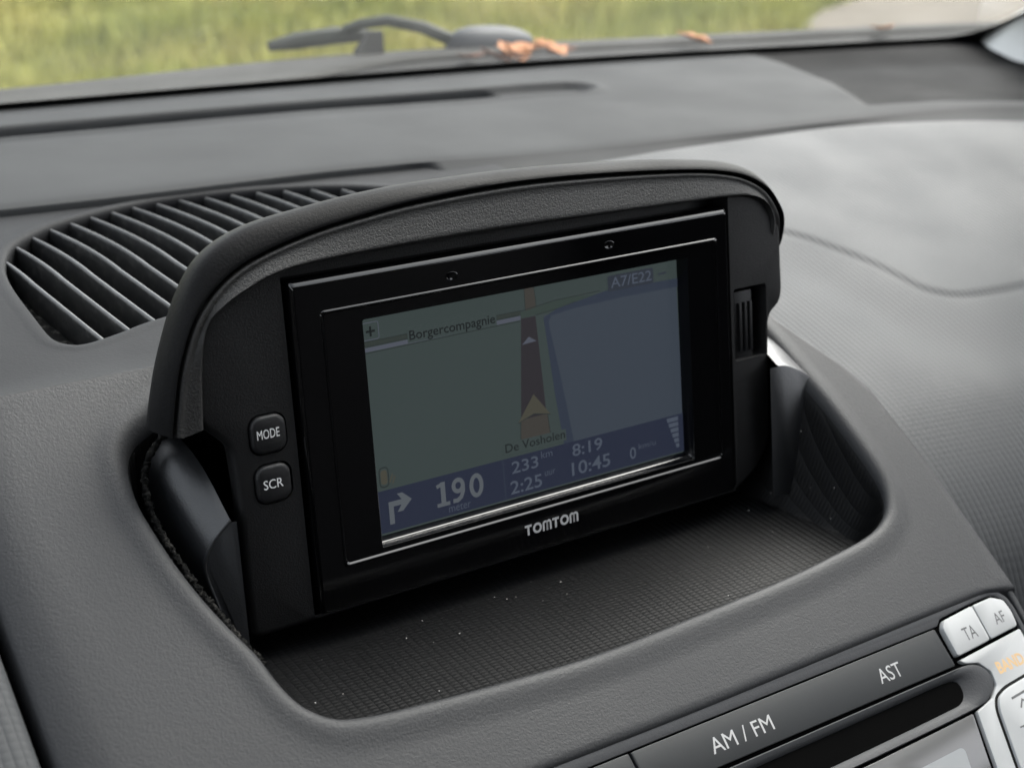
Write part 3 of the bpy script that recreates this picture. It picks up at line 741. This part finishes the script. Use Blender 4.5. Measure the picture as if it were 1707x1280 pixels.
# maker's lettering below the screen
def logo_parts():
    x, w, h = -8.6, 2.75, 2.75; out = []; th = 0.62; y0_ = -35.4
    for k, ch in enumerate('TOMTOM'):
        ox = x+[0, 2.45, 5.45, 8.55, 11.0, 13.95][k]
        if ch == 'T':
            out.append(stroke([(ox, y0_+h-th/2), (ox+2.1, y0_+h-th/2)], th)); out.append(stroke([(ox+1.05, y0_), (ox+1.05, y0_+h-th*0.9)], th))
        elif ch == 'O':
            r = (h-th)/2; out.append(stroke([(ox+1.38+r*math.cos(t), y0_+h/2+r*math.sin(t)) for t in np.linspace(0, 2*math.pi, 25)[:-1]], th, True))
        else:
            r = 0.56; lft = ox+0.3
            pts = [(lft, y0_)]+[(lft+r+r*math.cos(t), y0_+h-r-th/2+r*math.sin(t)) for t in np.linspace(math.pi, 0, 9)]+[(lft+2*r, y0_)]
            out.append(stroke(pts, th*0.92)); out.append(stroke([(p[0]+2*r, p[1]) for p in pts], th*0.92))
    return out
V, F = join([([(p[0], p[1], 1.27) for p in v], f) for v, f in logo_parts()])
D('logo_lettering', (V, F), M['print'], bez, smooth=False)

# keys with lettering
for body, y0_, yb, xa, xb, cp in (('MODE', 1.3, 4.95, -78.1, -72.6, 2.1), ('SCR', -10.2, -6.75, -77.8, -73.0, 2.1)):
    lp = mrect(-79.35, -70.75, y0_, y0_+8.8, 2.7, 7)
    rr = [lift(lp, -2), lift(lp, 0.25), lift(inset(lp, 0.15), 0.6), lift(inset(lp, 0.45), 0.85), lift(inset(lp, 0.9), 1.0)]
    V, F = loft(rr, True); V2, F2 = fill_loops([inset(lp, 0.9)], 1.0)
    kb = D('key', join([(V, F), (V2, F2)]), M['device_smooth'], sharp=50)
    text_obj('lettering', body, xa, xb, yb, cp, 1.03, M['print_btn'], kb, bold=0.0, off=BASE)
# card slot with its ribbed slider
sl = D('card_slider', join([prism(ccw([(66.4, -4.0), (72.9, -4.0), (72.9, 14.9), (66.4, 14.9)]), -7.5, -1.6, 0.3)] +
       [prism(ccw([(q, -1.8), (q+0.9, -1.8), (q+0.9, 11.8), (q, 11.8)]), -1.7, -0.7, 0.25) for q in (67.6, 69.5, 71.4)]), M['device_smooth'], sharp=40)
# display
Zd = -3.0
S = dict(land=screen('lcd_land', (56, 65, 64)), land_r=screen('lcd_field', (57, 64, 73)), bar=screen('lcd_bar', (38, 43, 58)), txt=screen('lcd_figures', (82, 87, 92)), txt2=screen('lcd_small_figures', (70, 77, 89)),
         dark=screen('lcd_black_text', (27, 31, 31)), pale=screen('lcd_pale_line', (76, 80, 90)), route=screen('lcd_route', (45, 43, 46)), tan=screen('lcd_tan_road', (61, 59, 55)),
         road=screen('lcd_road', (49, 55, 52)), water=screen('lcd_water', (47, 54, 66)), cursor=screen('lcd_cursor', (68, 67, 58)), green=screen('lcd_green', (53, 63, 59)), edge=screen('lcd_outline', (42, 48, 47)), sign=screen('lcd_sign', (45, 50, 58)))
disp = D('display', fill_loops([[(-48.6, -27.4), (48.2, -27.4), (48.2, 27.4), (-48.6, 27.4)]], Zd), S['land'], smooth=False)
lev = [0]
def flat(name, pts, mat):
    lev[0] += 1
    return D(name, fill_loops([ccw(pts)], Zd+0.012*lev[0]), mat, disp, smooth=False)
def line(name, paths, w, mat, closed=False):
    lev[0] += 1
    V, F = join([([(p[0], p[1], Zd+0.012*lev[0]) for p in v], f) for v, f in (stroke(q, w, closed) for q in paths)])
    return D(name, (V, F), mat, disp, smooth=False)
def txt(body, xa, xb, yb, cp, mat, bold=0.0):
    lev[0] += 1
    return text_obj('screen_text', body, xa, xb, yb, cp, Zd+0.012*lev[0], mat, disp, bold=bold, off=BASE)
flat('map_field', [(4.2, 18.9), (8.5, 19.1), (14.2, 19.6), (47.5, 20), (48.1, -15.6), (11, -15.7)], S['land_r'])
flat('map_road', [(-48.5, 21.1), (-2.8, 21.2), (-2.9, 20.2), (-48.5, 19.9)], S['road'])
line('map_line', [[(-48.5, 21.2), (-2.8, 21.3)], [(-48.5, 20.0), (-2.9, 20.25)], [(-48.5, 18.5), (-3.0, 18.75)]], 0.22, S['edge'])
flat('map_line', [(-48.5, 19.75), (-2.9, 20.05), (-3.0, 19.0), (-48.5, 18.75)], S['pale'])
flat('map_road', [(-1.4, 27.4), (1.5, 27.4), (1.9, 20.9), (-1.4, 20.7)], S['tan'])
line('map_line', [[(-1.4, 27.4), (-1.4, 20.8)], [(1.4, 27.4), (1.9, 23.5), (1.9, 21)]], 0.18, S['edge'])
flat('map_road', [(-2.9, 20.9), (8.5, 22.1), (14.3, 22.2), (20, 21.6), (14, 20.2), (1.9, 19.5), (-2.9, 19.4)], S['green'])
line('map_line', [[(-2.8, 21.2), (7.5, 22.2), (14.3, 22.3), (22, 22.4)], [(1.7, 19.5), (8.8, 20.0), (14.2, 20.9)]], 0.2, S['edge'])
flat('map_water', [(3.9, 18.4), (8.2, 20.0), (14.2, 20.8), (24, 22.1), (48.1, 21.6), (48.1, 19.4), (30, 19.6), (14.2, 19.3), (6.3, 18.6), (5.4, 16.8), (8.4, 1), (11.2, -15.6), (8.0, -15.6), (6.1, -2)], S['water'])
flat('map_route', [(-2.9, 19.3), (1.5, 19.3), (3.4, -12), (-5.2, -12)], S['route'])
flat('map_road', [(-5.0, -6.4), (3.3, -6.4), (4.0, -13.5), (-5.4, -13.5)], S['tan'])
flat('map_mark', [(-3.1, 12.7), (-0.9, 14.4), (1.4, 12.9)], S['pale'])
flat('map_cursor', [(-5.8, -7.1), (-0.6, -0.5), (4.3, -6.7), (-0.8, -5.6)], S['cursor'])
line('map_line', [[(-5.8, -7.1), (-0.8, -5.6), (4.3, -6.7)], [(-5.0, -7), (-5.4, -13)], [(3.4, -6.8), (4.0, -13)]], 0.2, S['edge'])
flat('status_bar', [(-48.6, -15.4), (48.1, -15.5), (48.1, -26.2), (-48.6, -26.0)], S['bar'])
line('bar_line', [[(-11.2, -15.6), (-11.0, -25.8)]], 0.25, S['water'])
lab_ = flat('name_patch', [(-35.6, 22.2), (-10.2, 22.0), (-10.2, 18.9), (-35.6, 19.0)], S['land'])
txt('Borgercompagnie', -35.1, -10.6, 19.6, 2.3, S['dark'], 0.012)
flat('name_patch', [(-10.6, -11.4), (8.7, -11.6), (8.7, -14.6), (-10.6, -14.4)], S['land'])
txt('De Vosholen', -10.2, 8.3, -13.9, 2.2, S['dark'], 0.002)
line('zoom_box', [rrect(-47.6, -43.2, 21.6, 25.7, 0.5, 3)], 0.2, S['pale'], True)
line('zoom_mark', [[(-46.6, 23.6), (-44.2, 23.6)], [(-45.4, 22.4), (-45.4, 24.8)]], 0.55, S['dark'])
flat('road_sign', rrect(24.5, 39.6, 21.7, 25.8, 0.6, 3), S['sign'])
txt('A7/E22', 25.5, 39.0, 22.5, 2.7, S['txt2'], 0.006)
line('zoom_mark', [[(41.3, 23.7), (44.0, 23.8)]], 0.5, S['sign'])
line('turn_arrow', [[(-44.0, -24.2), (-44.0, -19.2), (-40.6, -19.2)]], 1.35, S['txt'])
flat('turn_arrow', [(-38.2, -19.1), (-40.7, -16.9), (-42.2, -16.9), (-40.6, -19.1), (-42.4, -21.5), (-40.8, -21.5)], S['txt'])
def ell(cx_, cy_, rx, ry, n=28): return [(cx_+rx*math.cos(2*math.pi*k/n), cy_+ry*math.sin(2*math.pi*k/n)) for k in range(n)]
line('screen_digit', [[(-29.3, -23.2), (-29.3, -17.0)]], 1.35, S['txt'])
line('screen_digit', [[(-31.2, -22.75), (-27.5, -22.75)], [(-31.1, -18.0), (-29.3, -17.4)]], 0.95, S['txt'])
line('screen_digit', [ell(-24.9, -18.9, 1.35, 1.45)], 1.1, S['txt'], True)
line('screen_digit', [[(-23.5, -18.9), (-23.55, -20.6), (-24.2, -22.0), (-25.3, -22.65), (-26.6, -22.6)]], 1.1, S['txt'])
line('screen_digit', [ell(-19.6, -20.1, 1.5, 2.55)], 1.15, S['txt'], True)
txt('meter', -28.0, -21.6, -25.2, 2.0, S['txt2'], -0.008)
txt('233', -8.8, -0.6, -19.7, 3.1, S['txt2'], 0.012)
txt('km', 0.4, 3.9, -17.7, 1.9, S['txt2'], -0.008)
txt('2:25', -9.6, 0.2, -25.0, 3.4, S['txt2'], 0.012)
txt('uur', 1.2, 4.5, -22.6, 1.9, S['txt2'], -0.008)
txt('8:19', 10.2, 20.0, -19.4, 3.2, S['txt2'], 0.012)
txt('10:45', 9.7, 22.3, -24.5, 3.5, S['txt2'], 0.012)
txt('0', 28.9, 31.0, -24.4, 3.2, S['txt2'], 0.012)
txt('km/u', 32.0, 37.8, -22.2, 1.5, S['txt2'], -0.01)
for k in range(6):
    yt = -15.9-k*1.5; lft = 41.9+k*0.55
    flat('signal_bar', [(lft, yt), (45.9, yt), (45.9, yt-1.15), (lft+0.25, yt-1.15)], S['txt2'])
line('quick_icon', [rrect(-46.6, -44.2, -14.4, -9.6, 0.9, 3)], 0.35, S['edge'], True)
flat('quick_icon', rrect(-46.3, -44.5, -13.8, -10.2, 0.7, 3), S['cursor'])
line('quick_icon', [[(-44.0, -13.6), (-43.0, -11.6)], [(-43.2, -14.0), (-42.4, -12.2)]], 0.4, S['cursor'])

# mounting brackets left and right, and the foot the unit stands on
front_l = [(-87.3, -11.0, 2.5), (-88.9, -12.3, 2.5), (-91.5, -15, 2), (-93.4, -18.4, 1.5), (-93.8, -22.4, 1), (-91.5, -31.8, 1), (-87.2, -42.6, 2), (-84.5, -46, 2)]
back_l = [(-88.6, 4.2, -20), (-91.5, 4.0, -20), (-95.0, 2.6, -20), (-97.6, -1.0, -20), (-98.2, -9, -20), (-97.0, -20, -20), (-92, -38, -20), (-88, -46, -20)]
def lerp3(a, b, t): return [tuple(np.array(p)+(np.array(q)-np.array(p))*t) for p, q in zip(a, b)]
def bracket(front, back, mirror_x):
    top = []
    f = catmull(front, 4); bk = catmull(back, 4)
    inner_f = [(mirror_x, min(p[1], -10.0), p[2]) for p in f]
    rings = [np.c_[f[:, :2]*1.0, f[:, 2]-0.0]]
    f2 = f.copy(); f2[:, 2] += 0.0
    c = f.mean(0)
    fi = f+(c-f)*0.03; fi[:, 2] += 0.5
    f_a = f+(c-f)*0.012; f_a[:, 2] += 0.38
    f_b = f+(c-f)*0.002; f_b[:, 2] += 0.16
    rr = [fi, f_a, f_b, f]
    for t in (0.03, 0.12, 0.3, 0.5, 0.7, 0.85, 1.0):
        q = f+(bk-f)*t
        bulge = math.sin(math.pi*t)
        q[:, 1] += 2.6*bulge*np.clip((q[:, 1]+20)/15, 0, 1)
        rr.append(q)
    V, F = loft(rr, False)
    n = len(f)
    # front face fan to the inner edge
    V = [tuple(p) for p in V]; base = len(V)
    V += [(mirror_x, fi[0][1], fi[0][2]), (mirror_x, fi[-1][1], fi[-1][2])]
    F.append(tuple(range(n))+(base+1, base))
    kb = len(rr)-1
    V += [(mirror_x, bk[0][1], bk[0][2])]
    return V, F
mbl = D('mount_bracket', bracket(front_l, back_l, -86.0), M['bracket'], sharp=40)
D('edge_bead', tube(catmull(front_l[:6], 6)+np.array((-0.1, 0.15, 0.35)), 0.42, 8), M['bracket'], mbl)
front_r = [(77.0, -6.5, 3.5), (81.0, -7.4, 3.5), (87.5, -10.8, 3.5), (91.5, -14.4, 3.5), (93.8, -19.4, 3.5), (91.5, -27.5, 3.5), (84.5, -40.5, 3.5), (80.5, -45, 3.5)]
back_r = [(76.0, 3.0, -20), (82.0, 2.0, -20), (88.0, -1, -20), (92.5, -6, -20), (94.5, -14, -20), (92, -26, -20), (86, -40, -20), (82, -46, -20)]
D('mount_bracket', bracket(front_r, back_r, 74.0), M['bracket'], sharp=40)
D('foot', join([prism(ccw(rrect(-74, 68, -49.5, -38, 2)), -40, -14, 1.0)]), M['bracket'], sharp=40)

# ================================================================== WINDSCREEN, PILLAR, COWL
SL = math.radians(32)
def G(x, s, off=0.0):
    """point on the windscreen: s mm up the glass from its lower edge, off mm outwards"""
    return (x, float(ws_y(x))-s*math.cos(SL)+off*math.sin(SL), s*math.sin(SL)+off*math.cos(SL))
ws = empty('windscreen', (200, 318, 0))
tag(ws, 'slanting clear windscreen with black edge band above the dashboard', 'windscreen')
woff = (200, 318, 0)
gx = np.linspace(-700, 560, 70); gsn = np.linspace(-12, 760, 30)
V = [G(x, s) for s in gsn for x in gx]
mesh_obj('glass_pane', V, grid_faces(len(gsn), len(gx)), M['glass'], ws, sharp=180, off=woff, recalc=False)
# black band printed along the lower edge and round the corner
fx_ = np.linspace(-700, 440, 80)
V, F = loft([[G(x, -14, -1.5) for x in fx_], [G(x, 10.0, -1.5) for x in fx_]], False)
inner_c = catmull([(440, 10.0), (455, 10.5), (466, 13), (473, 18), (476.5, 27), (477, 40), (472, 56), (440, 130), (330, 420), (250, 640)], 8)
def outer_pt(p):
    f = float(sstep(10, 34, p[1])); return G(min(p[0]+90*f, 558), p[1]*f-14*(1-f), -1.5)
V2, F2 = loft([[G(p[0], p[1], -1.5) for p in inner_c], [outer_pt(p) for p in inner_c]], False)
mesh_obj('black_band', *join([(V, F), (V2, F2)]), M['frit'], ws, smooth=False, off=woff)
# pale pillar trim, a rounded section running up along the glass edge
prings = [[(503, 300, -30), (466, 268, -30), (470, 228, -30), (492, 186, -34), (570, 180, -34), (575, 300, -30)],
          [(502, 292, -7), (472, 262, -6), (474, 229, -6), (494, 190, -10), (570, 184, -10), (575, 292, -7)],
          [(492, 267, 8), (479, 253, 8), (484, 226, 8), (503, 194, 6), (570, 188, 6), (575, 267, 8)],
          [(482, 241, 24), (481, 234, 24), (492, 210, 24), (512, 182, 22), (570, 176, 22), (575, 241, 24)],
          [(452, 82, 120), (452, 74, 120), (466, 52, 120), (488, 30, 118), (548, 26, 118), (550, 82, 120)],
          [(420, -360, 395), (420, -370, 395), (436, -392, 395), (460, -410, 393), (520, -414, 393), (524, -360, 395)]]
pr2 = [smooth_corners([p[:2] for p in r], 9, 4) for r in prings]
rngs = [[(p[0], p[1], float(np.mean([q[2] for q in r]))) for p in c] for c, r in zip(pr2, prings)]
V, F = loft(rngs, True, True, True)
pt = mesh_obj('pillar_trim', V, F, M['pillar'], None, sharp=60)
tag(pt, 'pale grey plastic windscreen pillar trim at the far end of the dashboard', 'pillar trim')

cowl = empty('cowl_panel', (100, 370, -40)); coff = (100, 370, -40)
tag(cowl, 'weathered grey plastic cowl strip outside below the windscreen', 'cowl panel')
cx = np.linspace(-600, 640, 90)
def cowl_line(dy, z): return [(x, float(ws_y(x))+dy, z+0.00004*0*x) for x in cx]
def gut(x): return 14+32*sstep(40, 200, x)
def cowl_at(f): return [(x, float(ws_y(x))+f(x)[0], f(x)[1]-1.0-4.5*float(sstep(-180, 30, -x))) for x in cx]
mesh_obj('gutter', *loft([cowl_at(lambda x: (3, -6)), cowl_at(lambda x: (6, -4.6)), cowl_at(lambda x: (gut(x)-2, -4.6)), cowl_at(lambda x: (gut(x)+1, -6))], False), M['cowl_dark'], cowl, off=coff)
mesh_obj('cowl_cover', *loft([cowl_at(lambda x: (gut(x), -12)), cowl_at(lambda x: (gut(x), -4.2)), cowl_at(lambda x: (gut(x)+2, -2.8)), cowl_at(lambda x: (gut(x)+8, -2.6)), cowl_at(lambda x: (70, -5.2)), cowl_at(lambda x: (95, -11)), cowl_at(lambda x: (108, -22)), cowl_at(lambda x: (112, -60))], False), M['cowl'], cowl, off=coff)
bon = mesh_obj('bonnet', *loft([cowl_line(114, -66), cowl_line(120, -54), cowl_line(300, -85), cowl_line(700, -220), cowl_line(900, -400), cowl_line(920, -700)], False), simple('bonnet_paint', (0.16, 0.17, 0.18), 0.25), None)
tag(bon, 'grey car bonnet sloping away below the windscreen', 'bonnet')
# wiper with its smooth pivot cover
wip = empty('windscreen_wiper', (232, 372, -12)); wfo = (232, 372, -12)
tag(wip, 'grey windscreen wiper with smooth oval pivot cover lying outside the glass', 'wiper')
ca = np.linspace(0, 2*math.pi, 28, endpoint=False); rr = []
for u in np.linspace(-1, 1, 15):
    q = math.sqrt(max(0.0, 1-abs(u)**2.6)); cxx = 236+u*27
    rr.append([(cxx, 378+11*q*math.cos(a)+1e-3*math.cos(a), -5.5+(9.5 if math.sin(a) > 0 else 4)*q*math.sin(a)*(1-0.2*u)+1e-3*math.sin(a)) for a in ca])
mesh_obj('pivot_cover', *loft(rr, True, True, True), M['wiper'], wip, off=wfo)
mesh_obj('pivot_base', *prism(ccw([(212, 372), (222, 372), (222, 384), (212, 384)]), -16, -6, 0.6), M['wiper_dark'], wip, off=wfo)
mesh_obj('wiper_arm', *tube([(216, 379, -3), (200, 386, 4), (184, 394, 7), (172, 399, 5), (164, 402, 2)], [3.5, 3.2, 3.0, 2.8, 2.6], 8), M['wiper_dark'], wip, off=wfo)
mesh_obj('blade_bracket', *loft([[(168+dx, 384+dy, z) for dx, dy in ((-7, -3), (7, -3), (7, 3), (-7, 3))] if z < 0 else [(172+dx, 386+dy, z) for dx, dy in ((-3, -2), (4, -2), (4, 2), (-3, 2))] for z in (-14, -5, 4)], True, True, True), M['cowl'], wip, off=wfo)
mesh_obj('wiper_blade', *tube([(182, 402, -2), (160, 405, -1), (140, 408, -3), (126, 410, -5)], [2.5, 4.6, 4.4, 2.5], 8), M['wiper_dark'], wip, off=wfo)

# dead leaves in the gutter
def leaf(name, x, y, z, L, W, rot, tilt, curl, mat):
    n = 9; rows = []
    for i in range(n):
        t = i/(n-1); w = W*math.sin(math.pi*min(1, t**0.8*0.97+0.015))*(1+0.25*math.sin(t*17+x))
        rows.append([(s*w, (t-0.5)*L, curl*(abs(s)**2*w*0.9+((t-0.5)*2)**2*L*0.16)) for s in (-1, -0.5, 0, 0.5, 1)])
    V, F = loft(rows, False)
    o = mesh_obj(name, V, F, mat, None, sharp=180)
    md = o.modifiers.new('thickness', 'SOLIDIFY'); md.thickness = 0.0004
    o.location = (x*MM, y*MM, z*MM); o.rotation_euler = (tilt, tilt*0.6, rot)
    return o
rngl = random.Random(9)
for k, (x, y, z, L, mt) in enumerate(((203, 342, -2.5, 18, 'leaf_dark'), (214, 340, -3, 18, 'leaf_dark'), (224, 342, -2, 22, 'leaf'), (232, 344, -1.5, 20, 'leaf'), (240, 342, -1, 22, 'leaf'), (247, 341, -1.5, 22, 'leaf'), (254, 339, -3, 16, 'leaf_dark'), (221, 337, -3, 16, 'leaf_dark'))):
    tag(leaf('dead_leaf', x, y, z, L, L*0.36, rngl.uniform(0, 6.2), rngl.uniform(0.05, 0.45), 0.35, M[mt]), ('small dark brown dead leaf in the heap on the cowl by the wiper cover' if mt == 'leaf_dark' else 'curled orange-brown dead leaf in the heap on the cowl by the wiper cover'), 'leaf', 'dead leaves heaped on the cowl')
tag(leaf('dead_leaf', 336, 334, -1.5, 20, 7, 0.7, 0.2, 0.4, M['leaf']), 'single orange dead leaf on the cowl, between the leaf heap and the pillar', 'leaf')
tag(leaf('dead_leaf', 462, 318, -1.5, 15, 6, 2.2, 0.25, 0.4, M['leaf']), 'single orange dead leaf on the cowl nearest to the pillar trim', 'leaf')

# ================================================================== CABIN BEHIND THE VIEW (shades the dashboard)
cab = empty('car_cabin', (0, -900, -500)); cabo = (0, -900, -500)
tag(cab, 'dim car interior behind the dashboard', kind='structure')
mesh_obj('headliner', *prism(ccw([(-820, -2300), (520, -2300), (520, -330), (250, -300), (-550, -300), (-820, -330)]), 412, 450, 8), M['headliner'], cab, off=cabo)
mesh_obj('floor_pan', *box(-820, 600, -2300, 60, -560, -540), M['cabin_dark'], cab, off=cabo)
mesh_obj('rear_seat', *join([box(-820, 560, -1750, -1600, -540, 380), box(-820, 560, -1600, -1150, -540, -180)]), M['cabin_dark'], cab, off=cabo, smooth=False)
for xa, xb in ((130, 590), (-700, -240)):
    mesh_obj('front_seat', *join([prism(ccw(rrect(xa, xb, -900, -760, 50)), -300, 200, 40, 4), prism(ccw(rrect(xa+110, xb-110, -900, -800, 40)), 200, 380, 30, 4), prism(ccw(rrect(xa, xb, -800, -340, 40)), -420, -280, 40, 4)]), M['cabin_dark'], cab, off=cabo)
for xa, xb in ((600, 640), (-860, -820)):
    mesh_obj('door_panel', *join([box(xa, xb, -1700, 200, -540, 90), box(xa, xb, -860, -720, 90, 412), box(xa, xb, -1700, -1560, 90, 412)]), M['cabin_dark'], cab, off=cabo, smooth=False)
mesh_obj('lower_dash', *box(-800, 600, -40, 0, -540, -130), M['cabin_dark'], cab, off=cabo, smooth=False)

# ================================================================== OUTSIDE
GZ = -950.0
V, F = box(-60000, 60000, -60000, 60000, GZ-50, GZ)
g = mesh_obj('ground', V, F, M['turf'], None, smooth=False); tag(g, kind='structure')
pathpts = [(3300, 2600), (4050, 3850), (4300, 4150), (4700, 4300), (5300, 4650), (7000, 5600), (16000, 10000), (16000, 1000), (8000, 1400), (5200, 1600)]
pv = [(x, y, GZ+4) for x, y in resample(catmull(pathpts, 6, True), 90, True)]
pth = mesh_obj('gravel_path', *prism(ccw([(p[0], p[1]) for p in pv]), GZ-20, GZ+4, 0), M['path'], None, smooth=False); tag(pth, kind='structure')
# rough grass between the car and the path: blades in one mesh
rg = np.random.RandomState(12)
NB = 60000
bx_ = rg.uniform(-500, 6500, NB); by_ = rg.uniform(2900, 7500, NB)
keep = ~in_poly(bx_, by_, [p[:2] for p in pv]); bx_, by_ = bx_[keep], by_[keep]
nb = len(bx_)
clump = 0.5+0.5*np.sin(bx_*0.004+1.3*np.sin(by_*0.003))*np.sin(by_*0.0047+0.7)
hgt = rg.uniform(50, 150, nb)*(0.5+0.9*clump); ang = rg.uniform(0, 6.28, nb); lean = rg.uniform(0, 0.7, nb)*hgt; wid = rg.uniform(6, 14, nb)
ca_, sa_ = np.cos(ang), np.sin(ang); la = rg.uniform(0, 6.28, nb)
Vb = np.zeros((nb, 3, 3)); Vb[:, 0] = np.c_[bx_-ca_*wid, by_-sa_*wid, np.full(nb, GZ)]; Vb[:, 1] = np.c_[bx_+ca_*wid, by_+sa_*wid, np.full(nb, GZ)]
Vb[:, 2] = np.c_[bx_+np.cos(la)*lean, by_+np.sin(la)*lean, GZ+hgt]
me = bpy.data.meshes.new('grass')
me.vertices.add(nb*3); me.vertices.foreach_set('co', (Vb*MM).astype(np.float32).ravel())
me.loops.add(nb*3); me.loops.foreach_set('vertex_index', np.arange(nb*3, dtype=np.int32))
me.polygons.add(nb); me.polygons.foreach_set('loop_start', np.arange(0, nb*3, 3, dtype=np.int32)); me.update(calc_edges=True)
gr = link_mesh('grass', me, M['blade']); tag(gr, 'rough yellow-green grass beyond the windscreen', 'grass', kind='stuff')
